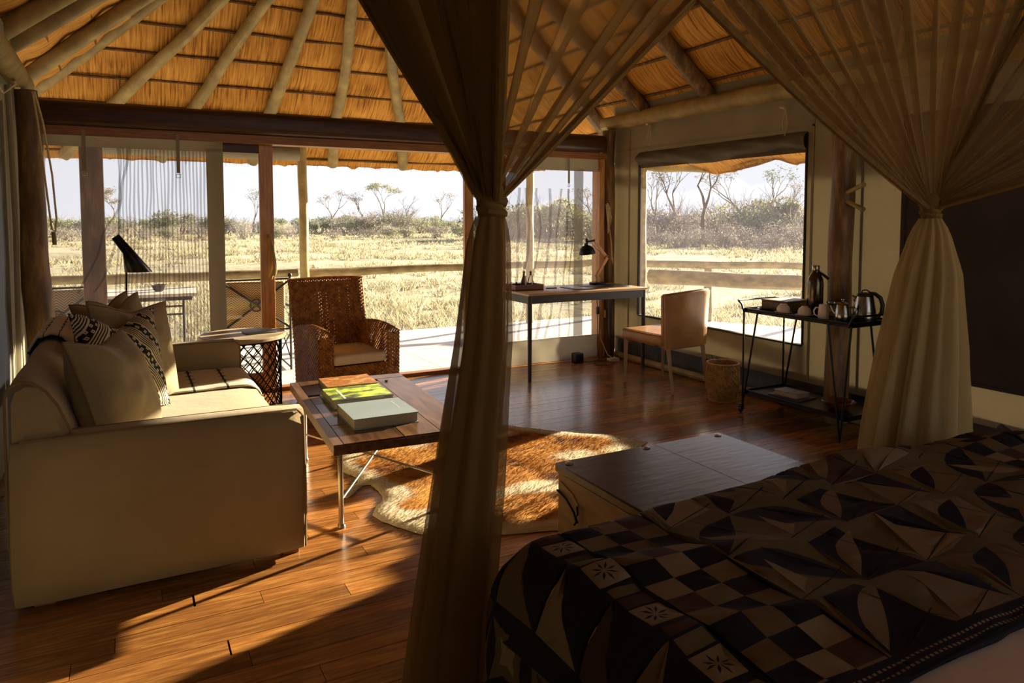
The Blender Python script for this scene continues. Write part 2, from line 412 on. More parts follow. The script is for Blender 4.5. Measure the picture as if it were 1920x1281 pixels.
def f_right(u, v):
    yy0 = fb(-3.2, AY+3.2, u); a0 = eave_x(yy0); a = a0*(1-v); yy = fb(-3.2, AY+min(a, 3.2), u)
    a = eave_x(yy)*(1-v); yy = min(yy, AY+a) if yy > AY else yy
    b = bulge(a)+0.02*N3(yy*1.5, a*2, 3); rag = 0.03*N3(yy*9, 1)+0.02*N3(yy*30, 5) if v == 0 else 0
    return (AX+a+rag, yy, AZ-SR*a-b-rag)
uvmesh('thatch', f_back, 150, 80, m_thatch, ceil, lambda c: np.stack([c[:, 0], c[:, 1]*1.28], 1))
uvmesh('thatch', f_left, 150, 80, m_thatch, ceil, lambda c: np.stack([c[:, 1], c[:, 0]*1.28], 1))
uvmesh('thatch', f_right, 260, 80, m_thatch, ceil, lambda c: np.stack([c[:, 1], c[:, 0]*1.28], 1))
# thick outer skin of the roof and ragged eave straws
sk = MB()
T = 0.28
def P_b(a, x): return (x, AY+a, AZ-SB*a)
h_ = 3.2
sk.add([(AX, AY, AZ+T), (AX-h_*SB/SL-0.08, AY+h_, AZ-SB*h_+T), (AX+h_, AY+h_, AZ-SB*h_+T), (AX, -3.2, AZ+T), (AX-3.45, -3.2, AZ-SL*3.45+T), (AX+3.25, -3.2, AZ-SR*3.25+T)],
       [(0, 1, 2), (0, 3, 4, 1), (0, 2, 5, 3)])
obj('roof_skin', sk, m_thatch, ceil, smooth=False)
ef = MB().grid(lambda u, v: (lambda yy: (AX+eave_x(yy)-0.02+0.05*v+0.02*N3(yy*9, v*3), yy, AZ-SR*eave_x(yy)-0.02+0.24*v))(fb(-3.2, 9.25, u)), 260, 3)
ef.grid(lambda u, v: (fb(AX-3.46, AX+3.2, u), AY+3.19+0.03*v+0.02*N3(u*60, v*3), AZ-SB*3.19-0.03+0.25*v), 160, 3)
obj('eave_face', ef, m_straw, ceil)
st = MB(); cols = []
def straw(x, y, z, dx, dy, dz, w):
    n_ = Vector((dy, -dx, 0)).normalized()*w
    st.add([(x-n_.x, y-n_.y, z), (x+n_.x, y+n_.y, z), (x+dx, y+dy, z+dz)], [(0, 1, 2)])
for i in range(9000):
    t = random.random(); k = random.random()
    if i % 3 == 0:
        x = fb(AX-3.4, AX+3.2, t); th = k*T
        straw(x, AY+3.13+th*0.3, AZ-SB*3.13-0.02+th, random.uniform(-.02, .02), 0.09+random.uniform(0, .05), -0.07-random.uniform(0, .06), 0.004)
    else:
        yy = fb(3.0, 9.2, t); a = eave_x(yy)-0.05; th = k*0.12
        straw(AX+a, yy, AZ-SR*a-0.02+th, 0.05+random.uniform(0, .03), random.uniform(-.02, .02), -0.03-random.uniform(0, .03), 0.004)
obj('eave_straw', st, m_straw, ceil, kind='stuff', smooth=False)
m_batten = M('batten_wood', '#4a2f14', 0.7, c2='#7a5526', scale=20, bump=0.4)
k = 0
while 0.03+0.28*k < 3.15:
    a = 0.03+0.28*k; k += 1
    if a < 0.5: continue
    def wav(n_, f): return [f(i/n_) for i in range(n_+1)]
    xs0, xs1 = AX-a*SB/SL, AX+a
    obj('batten', MB().tube(wav(28, lambda t: (fb(xs0, xs1, t), AY+a+0.012*N3(t*9, k), AZ-SB*a-0.02+0.014*N3(t*8, k, 4))), 0.014, 6), m_batten, ceil)
    obj('batten', MB().tube(wav(28, lambda t: (AX+a+0.01*N3(t*9, k), fb(-3.1, AY+a, t), AZ-SR*a-0.02+0.014*N3(t*12, k, 5))), 0.014, 6), m_batten, ceil)
    aa = a*SB/SL
    obj('batten', MB().tube(wav(28, lambda t: (AX-aa+0.01*N3(t*9, k), fb(-3.1, AY+a, t), AZ-SL*aa-0.02+0.014*N3(t*12, k, 6))), 0.014, 6), m_batten, ceil)
OFF = 0.105
def rafter(p0, p1, r0, r1, seed, m=None): obj('rafter', MB().log(p0, p1, r0, r1, seed, seg=16, bend=0.02), m or m_log, ceil)
top = Vector((1.92, 6.11, 4.59))
for i, xe in enumerate((-0.56, 0.376, 1.37, 2.34, 3.27, 4.2)):
    b_ = Vector((xe, 9.18, AZ-SB*3.08-OFF)); a_ = top.lerp(b_, 0.06+0.05*(i % 2))
    rafter(b_, a_, 0.066, 0.055, 50+i)
rafter((-1.45, 9.1, 2.19), (1.75, 6.2, 4.5), 0.075, 0.06, 61)
rafter((5.0, 9.15, 2.13), (2.1, 6.2, 4.48), 0.075, 0.06, 62)
for i, (y0, y1) in enumerate(((7.35, 6.0), (6.06, 6.02), (5.78, 5.3), (4.9, 4.5), (4.0, 3.7), (3.1, 2.9), (2.2, 2.1), (1.3, 1.3), (.4, .4), (-.5, -.5), (-1.4, -1.4))):
    rafter((-1.2, y0+(y0-y1)*0.15, AZ-SL*3.15-OFF), (1.85, y1, AZ-SL*.1-OFF), 0.075 if i in (1,) else 0.065, 0.06, 70+i)
for i, y0 in enumerate((6.66, 5.72, 4.81, 3.9, 3.0, 2.1, 1.2, 0.3, -0.6, -1.5)):
    rafter((4.98, y0, AZ-SR*3.03-OFF), (2.05, min(y0, 6.0), AZ-SR*.1-OFF), 0.07, 0.062, 90+i, m_logd)
rafter((5.1, 6.9, AZ-SR*3.15-OFF), (5.45, 5.6, 1.98), 0.06, 0.055, 99)

# ------------------------------------------------------------------ walls
def wall_x(name, x, th, y0, y1, z0, z1, holes, mat):
    """canvas wall in plane X, cut round its openings"""
    mb = MB(); cur = y0
    for (a, b, c, d) in sorted(holes):
        mb.box(x, x+th, cur, a, z0, z1); mb.box(x, x+th, a, b, z0, c); mb.box(x, x+th, a, b, d, z1); cur = b
    mb.box(x, x+th, cur, y1, z0, z1)
    return struct(name, mb, mat)
WY0, WY1, WZ0, WZ1 = 3.79, 5.79, 0.485, 2.00
wr = wall_x('wall_right', 4.55, 0.03, -2.6, 6.22, 0.20, 2.62, [(-2.5, 0.5, 0.3, 2.4), (WY0, WY1, WZ0, WZ1)], m_canvas)  # the opening nearest the camera is out of view, added for fill light
wl = wall_x('wall_left', -0.68, 0.03, -2.6, 6.22, 0.0, 2.70, [(2.7, 5.2, 0.5, 2.05)], m_canvasl)
wn = struct('wall_near', MB().box(-0.68, 1.9, -2.63, -2.6, 0, 2.75).box(4.4, 4.58, -2.63, -2.6, 0, 2.75).box(1.9, 4.4, -2.63, -2.6, 2.45, 2.75).box(1.9, 4.4, -2.63, -2.6, 0, 0.1), m_canvas)  # wall behind the camera, its wide opening added to let in fill light
# ---- right wall details
win = struct('window_1')
bo_ = MB()
for (a, b, c, d) in ((WY0-0.012, WY0, WZ0, WZ1+.1), (WY1, WY1+0.012, WZ0, WZ1+.1), (WY0, WY1, WZ0-0.014, WZ0)):
    bo_.box(4.535, 4.556, a, b, c, d)
obj('window_binding', bo_, m_canvasd, win)
obj('screen', MB().grid(lambda u, v: (4.562, fb(WY0, WY1, u), fb(WZ0, WZ1, v)), 1, 1), m_screenw, win)
def flap(u, v):
    y_ = fb(WY0-0.01, WY1+0.01, u); z_ = fb(2.105, 1.965+0.025*math.sin(u*9)+0.015*N3(u*7, 1), v)
    return (4.545-0.05*math.sin(PI*v)-0.006*math.sin(v*9+u*23), y_, z_)
obj('rolled_flap', MB().grid(flap, 50, 12).grid(lambda u, v: (4.548, fb(WY0, WY1, u), fb(1.95, 2.11, v)), 2, 1), m_canvasg, win, label='rolled-up grey canvas window flap')
fl = struct('window_2')
obj('blackout_flap', MB().grid(lambda u, v: (4.535-0.012*N3(u*6, v*4), fb(1.2, 3.0, u), fb(0.44, 2.13, v)), 40, 30), m_canvasd, fl)
hem = MB()
for a in (1.2, 2.985): hem.box(4.522, 4.54, a, a+0.02, 0.44, 2.13)
hem.box(4.522, 4.54, 1.2, 3.0, 0.43, 0.45); obj('flap_hem', hem, m_canvasd, fl)
sm = MB()   # stitched seams on the canvas
for y_ in (3.72, 3.30, 5.95): sm.box(4.545, 4.552, y_, y_+0.02, 0.22, 2.35)
sm.box(4.545, 4.552, 2.6, 6.2, 2.14, 2.155)
obj('canvas_seam', sm, m_canvas, wr)
for (ya, za) in ((2.86, 1.36), (3.06, 1.36)): pass
obj('skirt', MB().grid(lambda u, v: (4.56+0.012*N3(u*30, v*3)-0.01*math.sin(u*70), fb(-2.6, 6.2, u), fb(0.0, 0.24+0.02*math.sin(u*11), v)), 160, 5), m_skirt, wr, label='dark plastic strip under the canvas')
bb = struct('baseboard_right', MB().log((4.50, 6.1, 0.035), (4.50, 0.0, 0.035), 0.032, 0.03, 33, seg=20, bend=0.006), m_log)
bb['kind'] = 'structure'
tag(obj('wall_top_log', MB().log((4.52, 6.35, 2.44), (4.52, -2.6, 2.44), 0.075, 0.08, 34, seg=26), m_log), 'long peeled log lying along the top of the right canvas wall', 'log')
tag(obj('wall_top_log', MB().log((-0.62, 6.25, 2.40), (-0.62, -2.6, 2.40), 0.075, 0.085, 35, seg=26), m_log), 'peeled log lying along the top of the left canvas wall', 'log')
tag(obj('corner_post', MB().log((4.465, 6.20, 0), (4.465, 6.20, 2.36), 0.068, 0.068, 36, seg=14), m_logd), 'dark round pole in the far right corner beside the desk', 'post')
tag(obj('corner_post', MB().log((-0.525, 5.93, 0), (-0.57, 5.95, 2.32), 0.10, 0.068, 37, seg=14), m_logd), 'dark round pole in the far left corner behind the sofa', 'post')
tag(obj('wall_post', MB().log((4.44, 3.40, 0), (4.44, 3.375, 2.37), 0.082, 0.078, 38, seg=14), m_logd), 'dark round pole against the right wall behind the drinks trolley', 'post')
for (z_, dz, lb) in ((1.63, 0.05, 'upper of the two pale wooden pegs on the pole above the trolley'), (1.57, -0.06, 'lower of the two pale wooden pegs on the pole above the trolley')):
    tag(obj('coat_peg', MB().tube([(4.40, 3.32, z_), (4.37, 3.17, z_+dz)], [0.013, 0.018], 10), m_log), lb, 'peg')
# left wall: window panel
wp = struct('window_3')
obj('flap_panel', MB().grid(lambda u, v: (-0.64+0.01*N3(u*5, v*5), fb(2.6, 5.30, u), fb(0.40, 2.16, v)), 30, 20), m_flapl, wp)
obj('flap_hem', MB().box(-0.648, -0.625, 5.29, 5.31, 0.4, 2.16).box(-0.648, -0.63, 2.6, 5.31, 2.15, 2.17), m_canvasl, wp)
obj('canvas_fold', MB().tube([(-0.63, 5.60, 2.3), (-0.62, 5.62, 1.4), (-0.63, 5.58, 0.4)], 0.018, 8), m_canvasl, wl)

# ------------------------------------------------------------------ back wall: beam, doors, screens
wb = struct('wall_back')
obj('header_beam', MB().rbox(-0.575, 4.39, 6.10, 6.24, 2.125, 2.30, 0.05, 4), m_beam, wb)
obj('door_head', B(-0.60, 4.45, 6.16, 6.30, 2.055, 2.122), m_frameh, wb, bevel=0.003)
obj('side_jamb', B(-0.545, -0.50, 6.14, 6.26, 0, 2.06), m_frame, wb, bevel=0.004)
obj('side_jamb', B(4.31, 4.37, 6.14, 6.28, 0, 2.06), m_frame, wb, bevel=0.004)
def bandcurve(x0, z0, z1, amp, seed, w, lean=0.0, yy=6.185):
    mb = MB(); n_ = 26; L = []; Rr = []
    for i in range(n_+1):
        t = i/n_; z = fb(z0, z1, t); x = x0+lean*(1-t)**2+amp*N3(t*2.2, seed)+amp*0.5*N3(t*6, seed+3)
        ww = w*(0.7+0.5*N3(t*4, seed+8)+0.3)
        L.append((x-ww/2, yy, z)); Rr.append((x+ww/2, yy-0.002, z))
    mb.add(L+Rr, [(i, i+1, n_+2+i, n_+1+i) for i in range(n_)]); return mb
# left screen door
d1 = struct('door_1')
obj('canvas_header', MB().grid(lambda u, v: (fb(-0.50, 0.70, u), 6.17+0.004*N3(u*8, v), fb(1.975, 2.07, v)), 20, 2), m_canvas, d1, label='tan canvas strip')
obj('canvas_border', MB().grid(lambda u, v: (fb(0.575, 0.70, u), 6.17-0.008*N3(u*3, v*9), fb(0.0, 2.0, v)), 4, 30), m_canvas, d1, label='tan canvas side strip')
obj('canvas_kickboard', MB().grid(lambda u, v: (fb(-0.50, 0.70, u), 6.175, fb(0.0, 0.28, v)), 4, 2), m_canvas, d1)
obj('screen', MB().grid(lambda u, v: (fb(-0.50, 0.58, u), 6.195, fb(0.28, 1.98, v)), 1, 1), m_screen, d1)
for i in range(24):
    x0 = 0.56-i*0.0255
    obj('screen_band', bandcurve(x0, 0.28, 1.98, 0.006+0.0009*i, 3.0+i*0.35, 0.012, -0.008*max(0, i-8)), m_screenf, d1)
for i, (x0, ln) in enumerate(((-0.02, -0.30), (0.03, -0.25))):
    obj('screen_band', bandcurve(x0, 0.9, 1.98, 0.05, 70+i, 0.018, ln), m_screenf, d1)
for x0 in (-0.25, 0.375):
    s_ = obj('strap', B(x0-0.012, x0+0.012, 6.155, 6.160, 1.80, 2.10), m_canvas, d1)
    obj('buckle', MB().tube([(x0-0.016, 6.155, 1.79), (x0+0.016, 6.155, 1.79), (x0+0.014, 6.155, 1.765), (x0-0.014, 6.155, 1.765)], 0.003, 6, closed=True), m_steelleg, s_)
# glass sliding leaf
d2 = struct('door_2')
obj('door_stile', B(0.985, 1.095, 6.255, 6.30, 0.03, 2.055), m_frame, d2, bevel=0.003)
obj('door_stile', B(0.60, 0.68, 6.255, 6.30, 0.03, 2.055), m_frame, d2, bevel=0.003)
obj('top_rail', B(0.68, 0.985, 6.258, 6.298, 1.985, 2.055), m_beam, d2, bevel=0.003)
obj('bottom_rail', B(0.68, 0.985, 6.258, 6.298, 0.03, 0.16), m_frameh, d2, bevel=0.003)
obj('glass_pane', MB().box(0.68, 0.985, 6.275, 6.281, 0.16, 1.985), m_glass, d2)
def branch_handle(x, z0, z1, par, yy=6.22, flip=1):
    mb = MB().tube([(x, yy-0.02, z1), (x+.006*flip, yy-0.05, fb(z0, z1, .75)), (x+.022*flip, yy-0.055, fb(z0, z1, .4)), (x+.034*flip, yy-0.045, fb(z0, z1, .15)), (x+0.03*flip, yy-0.02, z0)], [0.012, 0.014, 0.016, 0.016, 0.014], 8)
    mb.tube([(x+.032*flip, yy-0.035, fb(z0, z1, .2)), (x+0.005*flip, yy+0.005, z0-0.03)], [0.013, 0.010], 8)
    mb.tube([(x+.0*flip, yy+0.03, fb(z0, z1, .93)), (x+.003*flip, yy-0.03, fb(z0, z1, .9))], 0.008, 8)
    return obj('branch_handle', mb, m_log, par)
branch_handle(1.052, 0.98, 1.32, d2)
d3 = struct('door_3')
obj('door_stile', B(2.84, 2.93, 6.255, 6.30, 0.03, 2.055), m_frame, d3, bevel=0.003)
obj('door_stile', B(3.20, 3.28, 6.255, 6.30, 0.03, 2.055), m_frame, d3, bevel=0.003)
obj('top_rail', B(2.93, 3.20, 6.258, 6.298, 1.985, 2.055), m_frameh, d3)
obj('glass_pane', MB().box(2.93, 3.20, 6.275, 6.281, 0.06, 1.985), m_glass, d3)
branch_handle(2.862, 1.0, 1.30, d3, flip=-1)
d4 = struct('door_4')
obj('canvas_header', MB().grid(lambda u, v: (fb(3.24, 4.31, u), 6.17, fb(1.93, 2.06, v)), 10, 2), m_canvas, d4)
obj('canvas_kickboard', MB().grid(lambda u, v: (fb(3.24, 4.40, u), 6.17-0.02*N3(u*5, v*2), fb(0.01, 0.25, v)), 30, 6), m_canvas, d4, label='tan canvas panel under the screen')
obj('canvas_strip', MB().grid(lambda u, v: (fb(4.02, 4.13, u), 6.18-0.008*N3(u*3, v*9), fb(0.25, 1.95, v)), 4, 24), sheer('grey_strip', '#8d8878', 0.78, 0.3), d4, label='greyish half-clear vertical strip')
obj('screen', MB().grid(lambda u, v: (fb(3.24, 4.31, u), 6.195, fb(0.25, 1.95, v)), 1, 1), m_screen, d4)
for i, (x0, ln, w_) in enumerate(((3.95, -0.10, .022), (3.86, -0.18, .026), (3.74, -0.16, .03), (3.60, -0.12, .022), (3.48, -0.1, .026), (3.38, -0.06, .03), (3.98, -0.02, .016))):
    obj('screen_band', bandcurve(x0, 0.25, 1.75, 0.07, 30+i*5, w_, ln), m_screenf, d4)
s_ = obj('strap', B(3.93, 3.95, 6.15, 6.155, 1.80, 2.05), m_canvas, d4)
obj('buckle', MB().tube([(3.93, 6.15, 1.79), (3.95, 6.15, 1.79), (3.95, 6.15, 1.77), (3.93, 6.15, 1.77)], 0.003, 6, closed=True), m_steelleg, s_)

# ------------------------------------------------------------------ bed
BX0, BX1, BY0, BY1, BT = 0.76, 2.72, -0.70, 1.49, 0.68
m_mat = M('mattress_cloth', '#8e8476', 0.9, c2='#a0968a', scale=3, bump=0.25, bscale=6, bdist=0.02)
m_sheet = M('bed_linen', '#b9b0a6', 0.9, c2='#c6beb4', scale=2, bump=0.3, bscale=4, bdist=0.03)
m_bedwood = M('bed_wood', '#2c1b10', 0.5, c2='#452c1a', scale=4, stretch=(8, 1, 8))
bed = thing('bed', 'wide low bed with pale linen in the right foreground', 'bed', (0, 0, 0))
obj('bed_base', MB().rbox(BX0+0.05, BX1-0.05, BY0, BY1-0.05, 0.08, 0.36, 0.02, 2), m_bedwood, bed)
for x in (BX0+0.12, BX1-0.18):
    for y in (BY0+0.1, BY1-0.2): obj('leg', B(x, x+0.06, y, y+0.06, 0, 0.09), m_bedwood, bed)
obj('mattress', MB().rbox(BX0+0.01, BX1-0.01, BY0, BY1-0.03, 0.36, 0.655, 0.07, 5), m_mat, bed)
def drape(x, y, z0, zb, x0, x1, r=0.09, yl=None):
    pass
def S(u, v, lift=0.0, ext=0.0):
    """bed-cover surface: u runs across the bed as arc length (u = x on the flat top), v = y"""
    r = 0.10; xl = BX0+r; xr = BX1-r
    if u < xl:
        s = xl-u; q = r*PI/2
        if s < q: a = s/r; x = xl-r*math.sin(a); z = BT-r+r*math.cos(a)
        else: x = xl-r-0.02*math.sin((s-q)*3); z = BT-r-(s-q)
    elif u > xr:
        s = u-xr; q = r*PI/2
        if s < q: a = s/r; x = xr+r*math.sin(a); z = BT-r+r*math.cos(a)
        else: x = xr+r; z = BT-r-(s-q)
    else: x = u; z = BT
    y = v
    return x, y, z
def wr_(u, v):
    f = 0.5+0.5*math.sin((v+0.16*u+0.05*N3(u*1.5, v*2))*19+2.2*N3(u*1.1, v*1.8, 2))
    big = 0.028*(f**3)*(0.3+0.9*abs(N3(u*1.3, v*1.3, 5)))*1.6
    fine = 0.006*N3(u*7, v*26, 1)+0.004*N3(u*13, v*30, 8)+0.006*N3(u*4, v*5, 3)
    return big+fine+0.016*N3(u*1.2, v*2.2, 9)
def throw_pos(u, v):
    # v<VE hangs over the foot of the bed with a soft rounding
    VE = 1.42; r = 0.07
    x, y, z = S(u, v)
    if v > VE:
        s = v-VE; q = r*PI/2
        if s < q: a = s/r; y = VE+r*math.sin(a); dz = -r+r*math.cos(a)
        else: y = VE+r; dz = -r-(s-q)
        z += dz
    d = wr_(u, v); side = u < BX0+0.1-0.1
    if u < BX0+0.02: x -= 0.012+0.5*abs(d)+0.012*math.sin(v*9); 
    elif u > BX1-0.02: x += 0.012+0.5*abs(d)
    else: z += 0.012+d
    return (x, y, z)
UL, UR, VL, VR = 0.22, 3.10, 0.70, 1.60
shapes = []   # (list of (u,v), colour index)
def poly(pts, c): shapes.append(([(min(max(p[0], UL+.001), UR-.001), min(max(p[1], VL+.001), VR-.001)) for p in pts], c))
def rect(u0, u1, v0, v1, c): poly([(u0, v0), (u1, v0), (u1, v1), (u0, v1)], c)
TC = ['#191921', '#5d4e36', '#766b55', '#42302a', '#272833', '#7f7463', '#5a5039', '#685b46']
def star(cu, cv, h, c0=2):
    rect(cu-h, cu+h, cv-h, cv+h, c0)
    for k in range(8):
        a = k*PI/4+0.1; d = (math.cos(a), math.sin(a)); n_ = (-d[1], d[0]); r0, r1, w_ = h*.12, h*.86, h*.085
        if k % 2: r1 = h*0.8
        poly([(cu+d[0]*r0, cv+d[1]*r0), (cu+d[0]*(r0+r1)/2+n_[0]*w_, cv+d[1]*(r0+r1)/2+n_[1]*w_), (cu+d[0]*r1, cv+d[1]*r1), (cu+d[0]*(r0+r1)/2-n_[0]*w_, cv+d[1]*(r0+r1)/2-n_[1]*w_)], 0)
def leaf(u0, v0, u1, v1, w_, c, n_=7):
    du, dv = u1-u0, v1-v0; L = math.hypot(du, dv); nx, ny = -dv/L, du/L; p = []
    for i in range(n_+1): t = i/n_; p.append((u0+du*t+nx*w_*math.sin(PI*t), v0+dv*t+ny*w_*math.sin(PI*t)))
    for i in range(n_-1, 0, -1): t = i/n_; p.append((u0+du*t-nx*w_*0.25*math.sin(PI*t), v0+dv*t-ny*w_*0.25*math.sin(PI*t)))
    poly(p, c)
def side_band(mx):
    """the pattern of one end, mirrored for the other"""
    f = (lambda u: u) if not mx else (lambda u: (BX0+BX1)-u)
    rr = random.Random(3)
    # quatrefoil chain on the hanging side
    for i, v in enumerate(np.arange(0.70, 1.60, 0.155)):
        cu = 0.585; cv = v+0.07; a = 0.085
        for (du, dv) in ((0, 1), (1, 0)):
            pass
        pts = []
        for k in range(4):
            a0 = k*PI/2+PI/4; tip = (cu+0.105*math.cos(a0), cv+0.105*math.sin(a0)); pts.append(tip)
            a1 = a0+PI/4; 
            for s_ in (-.28, 0, .28): pts.append((cu+0.052*math.cos(a1+s_), cv+0.052*math.sin(a1+s_)))
        poly([(f(p[0]), p[1]) for p in pts], 1)
        ct = 3 if i % 2 else 5
        poly([(f(cu+.032), cv+.032), (f(cu), cv+.022), (f(cu-.032), cv+.032), (f(cu-.02), cv), (f(cu-.032), cv-.032), (f(cu), cv-.022), (f(cu+.032), cv-.032), (f(cu+.02), cv)], ct)
        cu = 0.44
        poly([(f(cu-.07), cv), (f(cu), cv+.07), (f(cu+.06), cv), (f(cu), cv-.07)], 2 if i % 2 else 3)
    rect(f(0.682), f(0.686), VL, VR, 1)
    for i, v in enumerate(np.arange(0.64, 1.60, 0.165)):
        poly([(f(0.692), v+0.000), (f(0.692), v+0.150), (f(0.826), v+0.150)], (2, 1, 3)[i % 3])
    for i, v in enumerate(np.arange(0.69, 1.60, 0.165)):
        star(f(0.865), v+0.02, 0.036, (5, 2)[i % 2]); rect(f(0.832), f(0.898), v+0.062, v+0.098, (3, 6)[i % 2]); rect(f(0.832), f(0.898), v+0.104, v+0.13, (6, 3)[i % 2])
    rect(f(0.905), f(0.909), VL, VR, 0)
    for i, v in enumerate(np.arange(0.70, 1.60, 0.062)):
        for j in range(3):
            if (i+j) % 2 == 0: rect(f(0.915+j*0.075), f(0.915+j*0.075+0.075), v, v+0.062, (2, 7, 1)[(i+2*j) % 3])
            elif (i*3+j) % 5 == 0: rect(f(0.915+j*0.075), f(0.915+j*0.075+0.075), v, v+0.062, 3)
side_band(False); side_band(True)
rr = random.Random(12)
rect(1.145, BX0+BX1-1.145, VL, VR, 6)
uu = np.arange(1.15, 2.36, 0.198)
for i, u in enumerate(uu[:-1]):
    for j, v in enumerate(np.arange(0.74, 1.58, 0.20)):
        c = rr.choice((1, 2, 7, 6, 1)); k = (i*2+j*3) % 5; D = lambda a, b: (u+a*1.33, v+b*1.36)
        if k == 0: poly([D(0, 0), D(.145, 0), D(.11, .145), D(.02, .13)], 0 if rr.random() < .5 else 3); leaf(*D(.01, .02), *D(.13, .13), .04, 7)
        elif k == 1: leaf(*D(0, 0), *D(.145, .14), .07, 0); leaf(*D(.145, 0), *D(.03, .10), .045, c)
        elif k == 2: poly([D(0, 0), D(.145, .02), D(.07, .145)], 2 if j % 2 else 7); poly([D(.145, .02), D(.145, .145), D(.07, .145)], 4)
        elif k == 3: leaf(*D(0, .14), *D(.145, .02), .08, 4); poly([D(.02, .01), D(.07, .05), D(.05, .12)], 2)
        else: poly([D(.01, 0), D(.13, .03), D(.145, .12), D(.03, .14)], c); leaf(*D(.02, .03), *D(.12, .12), .045, 0)
        for (q0, q1) in ((D(0, 0), D(.15, .05)), (D(.07, .145), D(.15, .02))):
            dx, dy = q1[0]-q0[0], q1[1]-q0[1]; L_ = math.hypot(dx, dy); nx, ny = -dy/L_*.0014, dx/L_*.0014
            poly([(q0[0]+nx, q0[1]+ny), (q1[0]+nx, q1[1]+ny), (q1[0]-nx, q1[1]-ny), (q0[0]-nx, q0[1]-ny)], 0)
for v0, v1, c in ((VL, VL+0.055, 0), (1.545, VR, 0)): rect(UL, UR, v0, v1, c)
for v in (0.716, 0.732, 1.56): 
    u = UL+0.02
    while u < UR-0.02: rect(u, u+0.007, v, v+0.005, 5 if v > .72 else 2); u += 0.013
gu = np.linspace(UL, UR, 145); gv = np.linspace(VL, VR, 47)
pts = [(float(a)+(0.0007*math.sin(i*7.3) if 0 < i % 145 < 144 else 0), float(b)) for b in gv for i, a in enumerate(gu)]
edges_ = []; keep = []
for p, c in shapes:
    q = [p[i] for i in range(len(p)) if math.dist(p[i], p[i-1]) > 1e-4]
    if len(q) < 3: continue
    ar = sum(q[i][0]*q[(i+1) % len(q)][1]-q[(i+1) % len(q)][0]*q[i][1] for i in range(len(q)))/2
    if abs(ar) < 2e-6: continue
    o = len(pts); pts += q; edges_ += [(o+i, o+(i+1) % len(q)) for i in range(len(q))]; keep.append((np.array(q), c))
vo, eo, fo, ov, oe, of = delaunay_2d_cdt([Vector(p) for p in pts], edges_, [], 0, 1e-5, False)
tm = MB(); tm.v = [throw_pos(p.x, p.y) for p in vo]; V2 = np.array([(p.x, p.y) for p in vo])
tm.f = [tuple(f_) for f_ in fo]; cen = np.array([V2[list(f_)].mean(0) for f_ in tm.f]); cols_ = np.zeros(len(tm.f), dtype=int)
for q, c in keep:
    lo_, hi_ = q.min(0)-1e-5, q.max(0)+1e-5; sel = np.where((cen[:, 0] > lo_[0]) & (cen[:, 0] < hi_[0]) & (cen[:, 1] > lo_[1]) & (cen[:, 1] < hi_[1]))[0]
    if not len(sel): continue
    x_, y_ = cen[sel, 0], cen[sel, 1]; ins = np.zeros(len(sel), bool); j = len(q)-1
    for i in range(len(q)):
        if q[i][1] != q[j][1]:
            cond = ((q[i][1] > y_) != (q[j][1] > y_)) & (x_ < (q[j][0]-q[i][0])*(y_-q[i][1])/(q[j][1]-q[i][1])+q[i][0]); ins ^= cond
        j = i
    cols_[sel[ins]] = c
tm.mi = [int(c) for c in cols_]
tmats = [M('throw_cloth', c, 0.9, bump=0.35, scale=90, bdist=0.002, spec=0.2, c2=c) for c in TC]
thr = obj('patchwork_throw', tm, tmats); tag(thr, 'dark patchwork throw with triangles, stars and leaf shapes across the foot of the bed', 'blanket')
me = thr.data; me.polygons.foreach_set('use_smooth', [True]*len(me.polygons))
so = thr.modifiers.new('s', 'SOLIDIFY'); so.thickness = 0.006; so.offset = 1
pe = MB()
for vv in (1.502,):
    pe.tube([Vector(throw_pos(u, vv))+Vector((0, 0.002, 0.004)) for u in np.linspace(0.78, 2.69, 60)], 0.005, 6)
obj('white_edging', pe, m_sheet, thr, label='narrow white edge of the throw')
# top sheet towards the pillows
obj('top_sheet', MB().grid(lambda u, v: (lambda p: (p[0], p[1], p[2]+0.004+0.4*max(wr_(fb(0.3, 3.1, u), fb(-0.68, 1.46, v)), -.005)))(S(fb(0.32, 3.06, u), fb(-0.68, 1.46, v))), 90, 70), m_sheet, bed)
# bed posts for the net frame
nf = thing('bed_canopy', 'wooden canopy frame above the bed carrying the mosquito nets', 'canopy')
for (x, y) in ((0.70, -0.78), (2.78, -0.78)): obj('canopy_post', MB().rod((x, y, 0), (x, y, 2.36), 0.025), m_bedwood, nf)
for a, b in (((0.28, 1.65), (3.3, 1.65)), ((0.28, -0.8), (3.3, -0.8)), ((0.28, -0.8), (0.28, 1.65)), ((3.3, -0.8), (3.3, 1.65))):
    obj('canopy_rail', MB().rod((a[0], a[1], 2.36), (b[0], b[1], 2.36), 0.018), m_bedwood, nf)

# ------------------------------------------------------------------ nets
def net_sheet(a, b, tie, npl, amp, sag, seed, nrm, spread=0.035, hem=(True, True), nu=None, ease=1.0):
    """cloth from the rail a-b gathered into the tie"""
    a = Vector(a); b = Vector(b); tie = Vector(tie); nrm = Vector(nrm); dr = (b-a).normalized()
    nu = nu or npl*16
    def f(u, v):
        t = v; uu = u+0.012*math.sin(u*40+seed)
        p = a.lerp(b, uu); q = tie+dr*(uu-0.5)*2*spread+nrm*0.01*math.sin(uu*npl*5)
        k = p.lerp(q, t)
        L = (p-q).length
        k.z -= sag*L*4*t*(1-t)*(0.6+0.4*abs(2*uu-1))*0.5
        ph = uu*npl*2*PI+4.5*N3(uu*3.3, seed)+0.5*math.sin(t*3+seed)
        A = amp*(1-t)**0.8*(0.6+0.8*abs(N3(uu*7, seed+2)))+0.010*min(1, t*3)
        k += nrm*A*math.sin(ph)+dr*A*0.55*math.sin(2*ph+1)
        return k
    return f, nu
